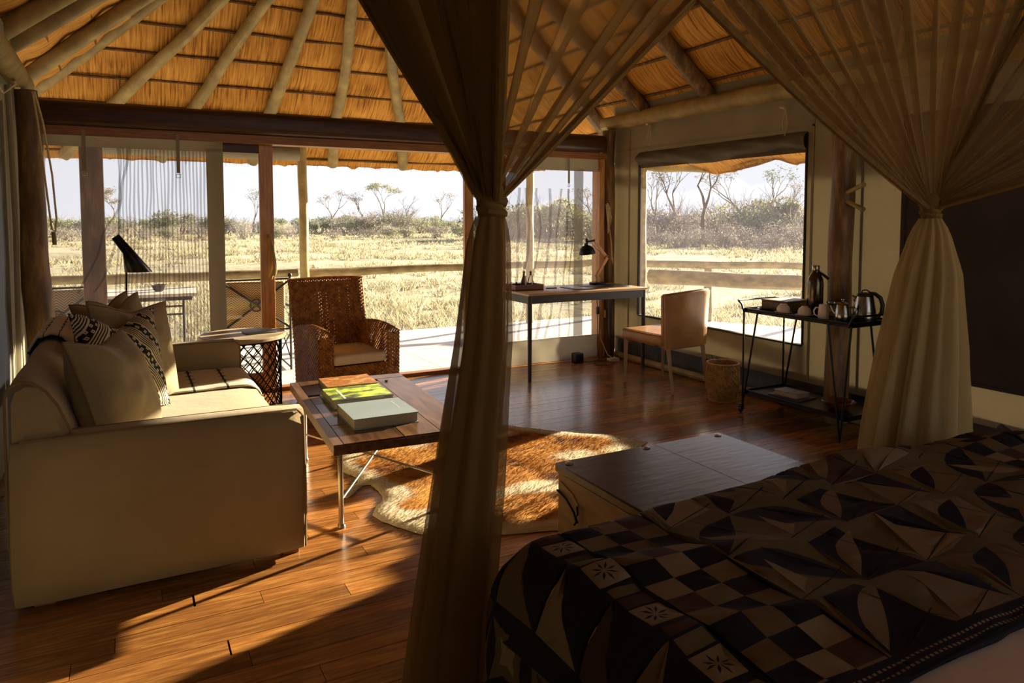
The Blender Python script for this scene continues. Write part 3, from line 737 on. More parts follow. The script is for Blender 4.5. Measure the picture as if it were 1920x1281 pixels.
def curtain(name, label, tie, foot, side, col_pts, mats):
    t = thing(name, label, 'curtain', (0, 0, 0))
    for i, (a, b, npl, amp, sag, nrm, mat) in enumerate((foot, side)):
        f, nu = net_sheet(a, b, tie, npl, amp, sag, i*5+len(name), nrm)
        sh = obj('net_panel', MB().grid(f, nu, 34), mat, t, ang=180)
        for u_ in (0.0, 1.0):
            rr_ = [0.016*(1-0.4*k/20) for k in range(21)]
            obj('hem', MB().tube([f(u_, k/20) for k in range(21)], rr_, 6), m_netc, sh)
    # tied knot
    tx, ty, tz = tie
    kn = MB().tube([(tx+(0.03+.008*math.sin(k*.9))*math.cos(k*0.7), ty+0.03*math.sin(k*0.7), tz+0.022-k*0.0035) for k in range(20)], 0.013, 8)
    kn.lathe([(0.018, 0.05), (0.034, 0.03), (0.036, 0.0), (0.034, -0.03), (0.030, -0.05), (0.03, -0.06)], tie, 20)
    obj('knot', kn, m_netc, t)
    # hanging tail: nested pleated tubes
    for layer, (mat, s_, npl) in enumerate(mats):
        def g(u, v, s_=s_, npl=npl, layer=layer):
            z = fb(tz-0.045, 0.015, v); n_ = len(col_pts)-1
            # interpolate centre and half-widths along z
            for i in range(n_):
                if col_pts[i][0] >= z >= col_pts[i+1][0] or i == n_-1:
                    q = (col_pts[i][0]-z)/(col_pts[i][0]-col_pts[i+1][0]); q = min(max(q, 0), 1)
                    cx, cy, hw, hd = [fb(col_pts[i][k], col_pts[i+1][k], q) for k in (1, 2, 3, 4)]; break
            th = 2*PI*u; pl = 1+min(0.30, 0.10+0.3*v)*math.sin(th*npl+1.5*N3(u*6, layer, 1)+0.6*math.sin(v*4+u*9))*(0.7+0.6*N3(u*5, v*1.5, layer+2))
            return (cx+hw*s_*pl*math.cos(th), cy+hd*s_*pl*math.sin(th), z)
        obj('tail', MB().grid(g, npl*12, 40, cu=True), mat, t, ang=180)
    return t
m_tail = sheer('net_tail', '#96794c', 0.64, 0.5)
m_tailr = sheer('net_tail_lit', '#c6b585', 0.66, 0.5)  # same net as the left tail, coloured paler for the light on it
m_netr = sheer('sheer_net_right', '#a38c60', 0.54, 0.45)
cl = curtain('bed_curtain', 'sheer tan bed net knotted mid-picture, tail hanging left of the bed', (0.82, 1.65, 1.50),
    ((0.30, 1.65, 2.345), (1.78, 1.65, 2.345), 8, 0.055, 0.02, (0, 1, 0.2), m_net),
    ((0.28, 1.62, 2.345), (0.28, 0.42, 2.345), 7, 0.055, 0.02, (1, 0, 0.2), m_netd),
    [(1.46, 0.82, 1.65, 0.036, 0.034), (1.40, 0.815, 1.65, 0.055, 0.05), (1.14, 0.805, 1.66, 0.070, 0.06), (0.78, 0.765, 1.67, 0.082, 0.065), (0.44, 0.725, 1.68, 0.090, 0.07), (0.0, 0.68, 1.68, 0.115, 0.08)],
    ((m_tail, 1.0, 9), (m_netc, 0.66, 7)))
crn = curtain('bed_curtain', 'sheer bed net, pale in the light, knotted in front of the dark blind', (2.74, 1.70, 1.495),
    ((1.15, 1.66, 2.345), (3.28, 1.66, 2.345), 13, 0.05, 0.05, (0, 1, 0.2), m_netr),
    ((3.30, 1.62, 2.345), (3.30, -0.5, 2.345), 10, 0.055, 0.04, (1, 0, 0.2), m_netr),
    [(1.455, 2.74, 1.70, 0.034, 0.034), (1.40, 2.742, 1.70, 0.07, 0.06), (1.24, 2.742, 1.70, 0.135, 0.09), (0.95, 2.72, 1.70, 0.18, 0.11), (0.62, 2.69, 1.70, 0.225, 0.12), (0.0, 2.68, 1.72, 0.27, 0.14)],
    ((m_tailr, 1.0, 12), (m_netc, 0.5, 7)))

# ------------------------------------------------------------------ sofa (faces +x)
sofa = thing('sofa', 'slipcovered khaki two-seat sofa with piped edges on the left', 'sofa', (0, 0, 0))
def slab(x0, x1, y0, y1, z0, z1, r, lean=0.0, nz=10):
    """soft upholstered slab with slightly puffed faces"""
    bm = bmesh.new(); bmesh.ops.create_cube(bm, size=1.0); bmesh.ops.subdivide_edges(bm, edges=bm.edges[:], cuts=7, use_grid_fill=True)
    X, Y, Z = x1-x0, y1-y0, z1-z0
    for v in bm.verts:
        p = Vector((v.co.x*X, v.co.y*Y, v.co.z*Z)); h_ = Vector((X/2-r, Y/2-r, Z/2-r)); q = Vector([max(-h_[i], min(h_[i], p[i])) for i in range(3)])
        d = p-q
        if d.length > 1e-6: p = q+d.normalized()*min(r, max(abs(d.x), abs(d.y), abs(d.z)))
        c = Vector(((x0+x1)/2, (y0+y1)/2, (z0+z1)/2)); p = p+c
        p += Vector((0.008*N3(p.y*2.2, p.z*2.2, 1), 0.010*N3(p.x*2.2, p.z*2.2, 2), 0.006*N3(p.x*2, p.y*2, 3)))
        v.co = p
    m_ = MB(); bm.verts.index_update(); m_.add([v.co.copy() for v in bm.verts], [tuple(v.index for v in f.verts) for f in bm.faces]); bm.free(); return m_
def arm_z(x): # the arm top rises gently towards the back
    return 0.645+0.0*x
for (y0, y1) in ((3.09, 3.21), (5.03, 5.15)):
    ar = obj('armrest', slab(-0.40, 0.655, y0, y1, 0.022, 0.645, 0.026), m_sofa, sofa, ang=60)
    pp = [(-0.36, y0+.012, 0.642), (0.2, y0+.010, 0.642), (0.62, y0+.012, 0.640), (0.648, y0+.010, 0.61), (0.652, y0+.008, 0.3), (0.65, y0+.01, 0.04)]
    obj('piping', MB().tube(pp, 0.0055, 6), m_pipe, ar)
    pp = [(p[0], y1-(p[1]-y0), p[2]) for p in pp]
    obj('piping', MB().tube(pp, 0.0055, 6), m_pipe, ar)
bk = []
def backprof():
    return [(-0.40, 0.04), (-0.405, 0.5), (-0.402, 0.80), (-0.388, 0.842), (-0.355, 0.858), (-0.315, 0.85), (-0.275, 0.815), (-0.24, 0.76), (-0.20, 0.65), (-0.155, 0.45), (-0.15, 0.04)]
bp = backprof(); mb = MB(); nb = len(bp); ny = 24
ys = [fb(3.118, 5.125, k/ny) for k in range(ny+1)]
vs = []
for k, yy in enumerate(ys):
    e_ = 0.02*(1-min(1, min(k, ny-k)/1.0))
    for (x, z) in bp: vs.append((x*(1)+0.006*N3(yy*3, z*3)+(e_ if x < -.3 else -e_), yy, z-e_+0.008*N3(yy*2, 1)*(z > .5)))
mb.add(vs, [(k*nb+i, (k+1)*nb+i, (k+1)*nb+i+1, k*nb+i+1) for k in range(ny) for i in range(nb-1)]+[tuple(range(nb)), tuple(ny*nb+i for i in range(nb-1, -1, -1))])
bk_ = obj('backrest', mb, m_sofa, sofa, ang=50)
for yy in (3.122, 5.12): obj('piping', MB().tube([(x, yy, z) for x, z in bp], 0.0055, 6), m_pipe, bk_)
obj('seat_base', slab(-0.16, 0.63, 3.2, 5.04, 0.05, 0.31, 0.025), m_sofa, sofa, ang=60)
def seatc(u, v):
    # loop cross-section in xz swept along y
    pass
obj('seat_cushion', slab(-0.15, 0.675, 3.215, 5.025, 0.29, 0.465, 0.065), m_sofa, sofa, ang=60)
for (x, y) in ((-0.34, 3.14), (0.56, 3.14), (-0.34, 5.04), (0.56, 5.04)):
    obj('foot', B(x, x+0.07, y, y+0.07, 0, 0.045), m_frameh, sofa, bevel=0.004)
# patterned blanket along the far part of the seat
m_blk = NT('blanket_cloth')
def stripes_mat(nt_, base, dark, rust):
    uv = nt_.n('ShaderNodeUVMap'); sp = nt_.n('ShaderNodeSeparateXYZ'); nt_.l(uv, 0, sp, 0); u, v = sp.outputs[0], sp.outputs[1]
    # u along the blanket 0..1, v across 0..1 ; rows of little jagged bands
    s1 = nt_.math('FRACT', nt_.math('MULTIPLY', u, 6.0)); line = nt_.math('LESS_THAN', nt_.math('ABSOLUTE', nt_.math('SUBTRACT', s1, 0.5)), 0.035)
    z = nt_.math('PINGPONG', nt_.math('MULTIPLY', v, 22.0), 0.5); band = nt_.math('LESS_THAN', nt_.math('ABSOLUTE', nt_.math('SUBTRACT', s1, 0.5)), nt_.math('MULTIPLY', z, 0.34))
    row = nt_.math('GREATER_THAN', nt_.math('FRACT', nt_.math('MULTIPLY', v, 5.5)), 0.62)
    dk = nt_.math('MAXIMUM', line, nt_.math('MULTIPLY', band, row))
    endm = nt_.math('GREATER_THAN', u, 0.80); es = nt_.math('FRACT', nt_.math('MULTIPLY', u, 14.0))
    c1 = nt_.n('ShaderNodeMix', data_type='RGBA'); nt_.t.links.new(dk, c1.inputs[0]); c1.inputs[6].default_value = hx(base); c1.inputs[7].default_value = hx(dark)
    er = nt_.ramp(es, [(0.0, hx(dark)), (0.33, hx(rust)), (0.55, hx('#a98d63')), (0.75, hx(rust)), (0.9, hx(base))], 'CONSTANT')
    c2 = nt_.n('ShaderNodeMix', data_type='RGBA'); nt_.t.links.new(endm, c2.inputs[0]); nt_.t.links.new(c1.outputs[2], c2.inputs[6]); nt_.t.links.new(er, c2.inputs[7])
    nt_.base(c2.outputs[2]); nt_.b.inputs['Roughness'].default_value = 0.95; nt_.bump(nt_.noise(nt_.coords(), 120, 2), 0.3, 0.003)
stripes_mat(m_blk, '#cfc3aa', '#2b2522', '#9a6532'); m_blk = m_blk.m
def uvgrid(name, f, nu, nv, mat, parent=None, thick=0.006):
    g = MB().grid(f, nu, nv); me = mesh_of(name, g, mat, True, 180); uv = me.uv_layers.new(name='UVMap')
    li = np.empty(len(me.loops), dtype=np.int32); me.loops.foreach_get('vertex_index', li)
    uu = np.stack([(li % (nu+1))/nu, (li//(nu+1))/nv], 1); uv.data.foreach_set('uv', uu.astype(np.float32).ravel())
    o = obj(name, me, None, parent); s_ = o.modifiers.new('s', 'SOLIDIFY'); s_.thickness = thick; s_.offset = 1; return o
def seat_blanket(u, v):
    s = u*1.08; y = fb(4.42, 5.0, v)+0.02*N3(u*4, v*2)
    if s < 0.72: x = -0.13+s; z = 0.470
    elif s < 0.82: a = (s-0.72)/0.1*PI/2; x = 0.59+0.085*math.sin(a)+0.01; z = 0.470-0.085+0.085*math.cos(a)
    else: x = 0.688+0.01*math.sin(v*20); z = 0.385-(s-0.82)
    return (x, y, z+0.004*N3(u*9, v*7)+0.006*abs(math.sin(v*16)))
tag(uvgrid('seat_blanket', seat_blanket, 70, 30, m_blk), 'cream woven blanket with dark motifs across the far end of the sofa seat', 'blanket')
def back_blanket(u, v):
    s = u*0.95; y = fb(4.15, 4.80, v)+0.02*N3(u*4, v*2); pr = [(-0.42, 0.45)]+[(-0.42, 0.6), (-0.42, 0.80), (-0.385, 0.865), (-0.34, 0.878), (-0.295, 0.862), (-0.255, 0.81), (-0.20, 0.70), (-0.17, 0.60)]
    t = u*(len(pr)-1); i = min(int(t), len(pr)-2); q = t-i
    return (fb(pr[i][0], pr[i+1][0], q)+(-0.006 if u < .4 else 0.006), y, fb(pr[i][1], pr[i+1][1], q)+0.006+0.008*abs(math.sin(v*14)))
tag(uvgrid('back_blanket', back_blanket, 50, 30, m_blk, thick=0.01), 'striped rust and cream blanket folded over the far end of the sofa back', 'blanket')

def cushion_fn(W, H, T, dent=0.0, side=1, seed=0):
    def f(u, v):
        a, b = 2*u-1, 2*v-1
        x = W/2*a*(1-0.10*(1-b*b)**1.0*abs(a)**2); z = H/2*b*(1-0.10*(1-a*a)*abs(b)**2)
        if b > 0: z -= dent*math.exp(-(a/0.42)**2)*b**1.5
        t = T/2*((1-abs(a)**2.4)*(1-abs(b)**2.4))**0.55
        t *= 1-0.25*(dent > 0)*math.exp(-(a/0.3)**2)*(b > 0)*b
        t += 0.006*N3(a*3, b*3, seed)*(1-a*a)*(1-b*b)*3
        return (x, side*t, z)
    return f
def cushion(label, loc, rot, W, H, T, mat, dent=0.0, seed=0, pipe=True):
    t = thing('cushion', label, 'cushion', loc); t.rotation_euler = rot
    mb = MB().grid(cushion_fn(W, H, T, dent, -1, seed), 30, 30).grid(cushion_fn(W, H, T, dent, 1, seed+4), 30, 30, flip=True)
    obj('cover', mb, mat, t, ang=120)
    f = cushion_fn(W, H, T, dent, 1, seed); n_ = 20
    loop = [f(i/n_, 0) for i in range(n_)]+[f(1, i/n_) for i in range(n_)]+[f(1-i/n_, 1) for i in range(n_)]+[f(0, 1-i/n_) for i in range(n_)]
    if pipe: obj('piping', MB().tube(loop, 0.0055, 6, closed=True), m_pipe if mat is not m_pat else mat, t)
    return t
# black and cream geometric print
P = NT('patterned_cushion_cloth'); tc_ = P.n('ShaderNodeTexCoord'); sp = P.n('ShaderNodeSeparateXYZ'); P.l(tc_, 'Object', sp, 0)
ax_ = P.math('ABSOLUTE', P.math('ADD', sp.outputs[0], 0.0)); z_ = sp.outputs[2]
dia = P.math('ADD', P.math('MULTIPLY', ax_, 1.25), z_)
chev = P.math('GREATER_THAN', P.math('FRACT', P.math('MULTIPLY', dia, 52)), 0.5)
reg = P.math('FRACT', P.math('MULTIPLY', dia, 6.5))
inch = P.math('LESS_THAN', reg, 0.52)
fx = P.math('ABSOLUTE', P.math('SUBTRACT', P.math('FRACT', P.math('MULTIPLY', sp.outputs[0], 34)), 0.5)); fz = P.math('ABSOLUTE', P.math('SUBTRACT', P.math('FRACT', P.math('MULTIPLY', z_, 34)), 0.5))
dots = P.math('LESS_THAN', P.math('ADD', fx, fz), 0.36); dots = P.math('MULTIPLY', dots, P.math('GREATER_THAN', P.math('MAXIMUM', P.math('MULTIPLY', fx, 3), P.math('MULTIPLY', fz, 3)), 0.25))
border = P.math('GREATER_THAN', reg, 0.9)
val_ = P.math('ADD', P.math('MULTIPLY', chev, inch), P.math('MULTIPLY', dots, P.math('SUBTRACT', 1.0, inch))); val_ = P.math('MAXIMUM', val_, border)
P.base(P.ramp(val_, [(0.4, hx('#15151a')), (0.5, hx('#c9bd9c'))], 'CONSTANT')); P.b.inputs['Roughness'].default_value = 0.9; m_pat = P.m
E1 = lambda yaw, lean: (R(lean), 0, R(yaw))
cushion('large khaki cushion with heavy seams, nearest on the sofa', (-0.055, 3.50, 0.70), (R(-18), R(3), R(68)), 0.54, 0.53, 0.25, m_cush, 0.02, 1)
cushion('black and cream geometric patterned cushion between khaki ones', (-0.03, 4.06, 0.735), (R(-14), R(4), R(46)), 0.52, 0.52, 0.19, m_pat, 0.07, 2)
cushion('khaki cushion just behind the patterned cushion', (0.035, 4.34, 0.725), (R(-13), R(5), R(48)), 0.56, 0.56, 0.19, m_cush, 0.03, 3)
cushion('khaki cushion farthest back on the sofa, only its tip showing', (-0.02, 4.70, 0.76), (R(-14), R(0), R(60)), 0.50, 0.50, 0.15, m_cush, 0.05, 5)
cushion('small khaki cushion tip at the very back of the pile, by the striped blanket', (-0.10, 4.86, 0.76), (R(-12), R(-4), R(52)), 0.46, 0.46, 0.12, m_cush, 0.05, 7)

# ------------------------------------------------------------------ floor lamp, side table, notebook
fl_ = thing('floor_lamp', 'slim black floor lamp with an angled cone shade behind the sofa', 'lamp', (-0.01, 5.72, 0))
obj('base', MB().lathe([(0.115, 0), (0.12, 0.01), (0.115, 0.022), (0.02, 0.03), (0.012, 0.05)], n=32), m_black, fl_)
obj('pole', MB().tube([(0, 0, 0.03), (0.0, 0, 0.7), (0.012, 0, 1.235)], 0.0065, 8), m_black, fl_)
ax0 = Vector((-0.052, 0, 1.325)); ax1 = Vector((0.060, 0, 1.165)); d_ = (ax1-ax0).normalized(); sd_ = Vector((0, 1, 0)); up_ = d_.cross(sd_)
sh = MB(); n_ = 24; rings = []
def ring(c, r, dirn=None): return [c+(sd_*math.cos(2*PI*k/n_)+up_*math.sin(2*PI*k/n_))*r for k in range(n_)]
mid_ = ax0.lerp(ax1, 0.62)
R0 = ring(ax0, 0.028); R1 = ring(mid_, 0.034)
bot = [Vector((0.087+0.088*math.sin(2*PI*k/n_), 0.075*math.cos(2*PI*k/n_), 1.075+0.0)) for k in range(n_)]
bot = []
for k in range(n_):
    th = 2*PI*k/n_; dirv = sd_*math.cos(th)+up_*math.sin(th)
    bot.append(Vector((0.085-(-up_.x)*0+0.088*(dirv.dot(Vector((1, 0, 0)))/max(abs(up_.x), 1e-3)), 0.08*math.cos(th), 1.075)))
sh.add(R0+R1+bot, [(k, (k+1) % n_, n_+(k+1) % n_, n_+k) for k in range(n_)]+[(n_+k, n_+(k+1) % n_, 2*n_+(k+1) % n_, 2*n_+k) for k in range(n_)]+[tuple(range(n_))])
so_ = obj('lamp_shade', sh, m_black, fl_); sm_ = so_.modifiers.new('s', 'SOLIDIFY'); sm_.thickness = 0.002

stb = thing('side_table', 'round wooden-topped side table on a black lattice drum', 'table', (0.745, 5.60, 0))
m_ttop = M('side_table_wood', '#8a7a5c', 0.45, c2='#b5a27c', scale=3, stretch=(1, 10, 4), bump=0.1)
obj('table_top', MB().lathe([(0.0, 0.568), (0.29, 0.568), (0.303, 0.575), (0.303, 0.595), (0.295, 0.602), (0.0, 0.602)], n=56, cap0=False, cap1=False), m_ttop, stb)
obj('rim', MB().tube([(0.262*math.cos(k*PI/20), 0.262*math.sin(k*PI/20), 0.560) for k in range(40)], 0.007, 6, closed=True), m_black, stb)
obj('rim', MB().tube([(0.262*math.cos(k*PI/20), 0.262*math.sin(k*PI/20), 0.008) for k in range(40)], 0.008, 6, closed=True), m_black, stb)
for sgn in (1, -1):
    for k in range(24):
        pts_ = []
        for i in range(13):
            t = i/12; a = 2*PI*k/24+sgn*t*1.75; wig = 0.02*math.sin(t*PI*14)
            pts_.append(((0.26+0.004*sgn)*math.cos(a+wig), (0.26+0.004*sgn)*math.sin(a+wig), 0.012+t*0.545))
        obj('lattice_bar', MB().tube(pts_, 0.0042, 5), m_black, stb)
nb_ = thing('notebook', 'thin blue-grey notebook lying on the round side table', 'notebook', (0.86, 5.60, 0.602), R(8))
obj('cover', MB().rbox(-0.11, 0.11, -0.07, 0.07, 0, 0.012, 0.003, 2), M('notebook_cover', '#76808a', 0.5), nb_)
obj('pages', B(-0.105, 0.107, -0.067, 0.066, 0.002, 0.0105), M('paper', '#d8d0bd', 0.8), nb_)
obj('title_strip', B(-0.04, 0.05, 0.0, 0.008, 0.0115, 0.0125), m_white, nb_)

# ------------------------------------------------------------------ wicker armchair
m_wick = M('wicker', '#75481a', 0.42, c2='#ad7632', scale=26, spec=0.4)
wc = thing('wicker_armchair', 'brown woven wicker armchair with a cream seat pad, on the threshold', 'armchair', (1.545, 5.26, 0), R(6))
def rr_loop(w, d, r, u):
    """rounded rectangle perimeter point, centred"""
    L = [w-2*r, PI*r/2, d-2*r, PI*r/2]*2; tot = sum(L); s = (u % 1)*tot
    cs = [(w/2-r, -d/2+r), (w/2-r, d/2-r), (-w/2+r, d/2-r), (-w/2+r, -d/2+r)]
    seg = [((-w/2+r, -d/2), (1, 0)), None, ((w/2, -d/2+r), (0, 1)), None, ((w/2-r, d/2), (-1, 0)), None, ((-w/2, d/2-r), (0, -1)), None]
    for i in range(8):
        if s <= L[i] or i == 7:
            if i % 2 == 0: p, dd = seg[i]; return (p[0]+dd[0]*s, p[1]+dd[1]*s)
            c = cs[i//2]; a = -PI/2+(i//2)*PI/2+s/r; return (c[0]+r*math.cos(a), c[1]+r*math.sin(a))
        s -= L[i]
    return seg[0][0]
def solid_under(f, nu, nv): return MB().grid(f, nu, nv, cu=True)
for sx_ in (-1, 1):
    cx = sx_*0.265
    def fa(u, v, cx=cx):
        p = rr_loop(0.105+0.012*v, 0.60, 0.03, u); return (cx+p[0], 0.33+p[1]*(1.0+0.02*v), 0.02+0.56*v+(0.03*math.sin(PI*min(1, max(0, (p[1]+.3)/.6)))*v))
    arm = MB().weave(fa, 84, 38, 0.006, 0.9)
    def ft(u, v, cx=cx):
        a = (u-0.5)*0.117; y_ = fb(-0.305, 0.305, v)
        return (cx+a, 0.33+y_, 0.58+0.03*math.sin(PI*min(1, max(0, (y_+.3)/.6)))+0.022*math.cos(PI*(u-0.5)))
    arm.weave(ft, 8, 32, 0.007, 0.86)
    obj('armrest', arm, m_wick, wc)
def fback(u, v):
    p = rr_loop(fb(0.60, 0.635, v), 0.055, 0.024, u); return (p[0], 0.64+p[1]+0.13*v*v, 0.02+0.925*v+0.012*math.cos(p[0]*4)*v)
obj('backrest', MB().weave(fback, 84, 66, 0.005, 0.96).grid(lambda u, v: (fb(-.31, .31, u), 0.77+fb(-.025, .025, v), 0.945+.008*math.sin(PI*v)), 12, 2), m_wick, wc)
obj('top_rim', MB().tube([(lambda p: (p[0], p[1], p[2]+0.004))(fback(k/40, 1.0)) for k in range(40)], 0.009, 6, closed=True), m_wick, wc)
def ffr(u, v): return (fb(-0.215, 0.215, u), 0.055+0.0*v, fb(0.03, 0.345, v))
obj('seat_apron', MB().weave(ffr, 28, 22, 0.005, 0.92).box(-0.22, 0.22, 0.07, 0.62, 0.30, 0.34), m_wick, wc)
for sx_ in (-1, 1):
    for y_ in (0.06, 0.60): obj('leg', MB().lathe([(0.02, 0), (0.022, 0.03), (0.02, 0.05)], (sx_*0.27, y_, 0), 10), m_wick, wc)
m_pad = M('seat_pad_cloth', '#cbbd9c', 0.9, c2='#d6c9a8', scale=4, bump=0.2, bdist=0.01)
obj('seat_pad', MB().rbox(-0.212, 0.212, 0.035, 0.56, 0.355, 0.43, 0.022, 4), m_pad, wc)

# ------------------------------------------------------------------ coffee table and books
m_tt = M('coffee_table_wood', '#2e1d14', 0.22, c2='#553a28', scale=3, stretch=(9, 1.2, 9), rnd=True, val=0.2, bump=0.12, bdist=0.003, coat=0.15)
m_tt2 = M('coffee_table_pale_wood', '#4e3826', 0.25, c2='#6e5238', scale=3, stretch=(9, 1.2, 9), rnd=True, val=0.12, bump=0.12, bdist=0.003)
ct = thing('coffee_table', 'low coffee table of mixed planks on thin metal legs', 'table', (1.17, 3.805, 0), R(-3.2))
zt, tt_ = 0.445, 0.05
obj('table_top_frame', B(-0.345, 0.345, -0.675, 0.675, zt-tt_, zt-0.008), m_tt2, ct, bevel=0.003)
for i, (x0, x1, y0, y1, m_) in enumerate(((-0.345, -0.30, -0.675, 0.675, m_tt2), (-0.298, -0.02, -0.673, -0.42, m_tt), (-0.298, -0.02, -0.415, -0.36, m_tt2), (-0.298, -0.02, -0.355, 0.08, m_tt),
        (-0.298, -0.24, 0.085, 0.26, m_tt2), (-0.237, -0.02, 0.085, 0.30, m_tt), (-0.298, -0.02, 0.305, 0.56, m_tt), (-0.298, -0.02, 0.565, 0.673, m_tt2), (-0.017, 0.16, -0.673, 0.50, m_tt2), (0.163, 0.343, -0.673, 0.56, m_tt2), (-0.017, 0.343, 0.565, 0.673, m_tt2))):
    obj('top_plank', B(x0, x1-0.002, y0, y1-0.002, zt-0.012, zt-random.uniform(0, 0.0012)), m_, ct, smooth=False)
for (x, y) in ((-0.285, -0.52), (-0.285, 0.52), (0.285, -0.52), (0.285, 0.52)):
    lg = obj('leg', MB().rod((x, y, 0.012), (x, y, zt-tt_), 0.0125, 12), m_steelleg, ct); obj('foot', MB().lathe([(0.018, 0), (0.02, 0.004), (0.017, 0.016)], (x, y, 0), 12), m_steelleg, lg)
for a, b in (((-0.285, -0.52), (0.285, 0.52)), ((0.285, -0.52), (-0.285, 0.52))): pass
obj('brace', MB().rod((-0.285, 0.52, 0.16), (0.285, -0.52, 0.14), 0.006), m_steelleg, ct)
obj('brace', MB().rod((-0.285, -0.52, 0.13), (0.285, 0.52, 0.17), 0.006), m_steelleg, ct)
obj('knob', MB().lathe([(0.008, 0), (0.012, 0.006), (0.0, 0.01)], (0.2, 0.46, zt), 10), m_dkplas, ct)
m_pages = M('page_edges', '#a89f8a', 0.85, c2='#8f8672', scale=60, stretch=(1, 1, 30))
def book(name, label, loc, rz, w, d, h, cover, group=None, cat='book'):
    t = thing(name, label, cat, loc, rz, group)
    cv = MB().box(-w/2, w/2, -d/2, d/2, h-0.003, h).box(-w/2, w/2, -d/2, d/2, 0, 0.003).box(-w/2, -w/2+0.004, -d/2, d/2, 0, h) if False else MB().box(-w/2, w/2, -d/2, d/2, h-0.003, h).box(-w/2, w/2, -d/2, d/2, 0, 0.003).box(-w/2, w/2, d/2-0.004, d/2, 0, h)
    obj('cover', cv, cover, t, smooth=False); obj('pages', B(-w/2+0.005, w/2-0.005, -d/2+0.006, d/2-0.004, 0.003, h-0.003), m_pages, t, smooth=False); return t
m_cov3 = M('slate_cover', '#7d8b8f', 0.5, c2='#869498', scale=3)
c1_ = M('orange_cover', '#b0702e', 0.4, c2='#d9a35c', scale=16, stretch=(1, 2.5, 1), mid=(0.5, '#8f5424'))
G = NT('green_cover'); f_ = G.noise(G.coords('Object', (1.2, 2.4, 1)), 7, 3); G.base(G.ramp(f_, [(0.36, hx('#3a3a34')), (0.46, hx('#6e7a2a')), (0.53, hx('#a9c22c')), (0.62, hx('#c9d84a')), (0.72, hx('#5b6150'))])); G.b.inputs['Roughness'].default_value = 0.35
b1 = book('book', 'orange picture book, farthest of three on the coffee table', (1.16, 4.27, zt), R(-2), 0.30, 0.26, 0.03, c1_)
b2 = book('book', 'dark book with a yellow-green photo cover, middle of the coffee table', (1.115, 3.91, zt), R(-2), 0.325, 0.315, 0.04, G.m)
obj('cover_lettering', MB().box(-0.10, -0.088, -0.12, 0.10, 0.040, 0.0406), m_white, b2, smooth=False)
obj('dark_band', MB().box(-0.162, 0.162, -0.157, -0.125, 0.0401, 0.0405), m_dkplas, b2, smooth=False)
b3 = book('book', 'thick slate-grey hardback, nearest on the coffee table', (1.095, 3.49, zt), R(-1), 0.325, 0.325, 0.052, m_cov3)
obj('cover_line', MB().box(0.10, 0.104, -0.06, 0.10, 0.052, 0.0524), m_white, b3, smooth=False)

# ------------------------------------------------------------------ cowhide rug
hide = [(0.955, 3.655), (0.985, 3.70), (1.03, 3.775), (1.085, 3.82), (1.10, 3.90), (1.06, 4.02), (1.07, 4.18), (1.12, 4.33), (1.139, 4.405), (1.21, 4.42), (1.28, 4.44), (1.36, 4.42), (1.46, 4.50), (1.605, 4.56), (1.86, 4.52), (2.08, 4.50), (2.333, 4.40), (2.40, 4.29), (2.51, 4.16), (2.62, 4.05), (2.69, 3.97), (2.851, 3.83), (2.95, 3.65), (2.80, 3.56), (2.685, 3.55), (2.62, 3.3), (2.66, 3.0), (2.75, 2.75), (2.6, 2.62), (2.4, 2.72), (2.15, 2.66), (1.9, 2.72), (1.7, 2.80), (1.50, 2.86), (1.36, 2.93), (1.26, 2.95), (1.196, 3.00), (1.148, 3.06), (1.071, 3.21), (1.04, 3.28), (1.025, 3.36), (1.06, 3.43), (1.078, 3.462), (1.12, 3.50), (1.141, 3.56), (1.145, 3.66), (1.138, 3.76), (1.10, 3.77), (1.06, 3.73), (1.01, 3.665), (0.975, 3.635)]
def inside(x, y, P_=hide):
    c = False; j = len(P_)-1
    for i in range(len(P_)):
        if (P_[i][1] > y) != (P_[j][1] > y) and x < (P_[j][0]-P_[i][0])*(y-P_[i][1])/(P_[j][1]-P_[i][1])+P_[i][0]: c = not c
        j = i
    return c
def edge_d(x, y, P_=hide):
    b = 9
    for i in range(len(P_)):
        a0, a1 = P_[i], P_[(i+1) % len(P_)]; dx, dy = a1[0]-a0[0], a1[1]-a0[1]; t = max(0, min(1, ((x-a0[0])*dx+(y-a0[1])*dy)/(dx*dx+dy*dy))); b = min(b, math.hypot(x-a0[0]-t*dx, y-a0[1]-t*dy))
    return b
HB = [np.array(hx(c)[:3]) for c in ('#d8ccb0', '#b57c2c', '#744214', '#cf9c4a', '#4c2f16')]
def hide_col(x, y, d):
    n1 = N3(x*2.4, y*2.4, 3)+0.4*N3(x*6, y*6, 5); n2 = N3(x*5, y*5, 9)+0.5*N3(x*14, y*14, 2)
    wht = max(0, min(1, (0.13-d+0.05*n2+0.05*n1)/0.05))
    if y < 3.55 and x < 1.45: wht = max(wht, min(1, (3.36-y+0.14*n2+0.3*(1.2-x))/0.06)) if y < 3.5 else wht
    if x < 1.16 and y < 3.86: wht = 1
    c = HB[1]*(1-max(0, min(1, n1*1.6+.2)))+HB[3]*max(0, min(1, n1*1.6+.2))
    k = max(0, min(1, (n2-0.05)*2.2)); c = c*(1-k)+HB[2]*k
    k = max(0, min(1, (N3(x*3.2, y*3.2, 20)-0.28)*5)); c = c*(1-k)+HB[0]*k
    k = max(0, min(1, (N3(x*4, y*4, 33)-0.33)*5)); c = c*(1-k)+HB[4]*k
    return c*(1-wht)+HB[0]*wht
def hide_z(x, y, d): return 0.004+0.010*min(1, d/0.03)+0.012*abs(N3(x*3, y*3, 1))*min(1, d/0.05)
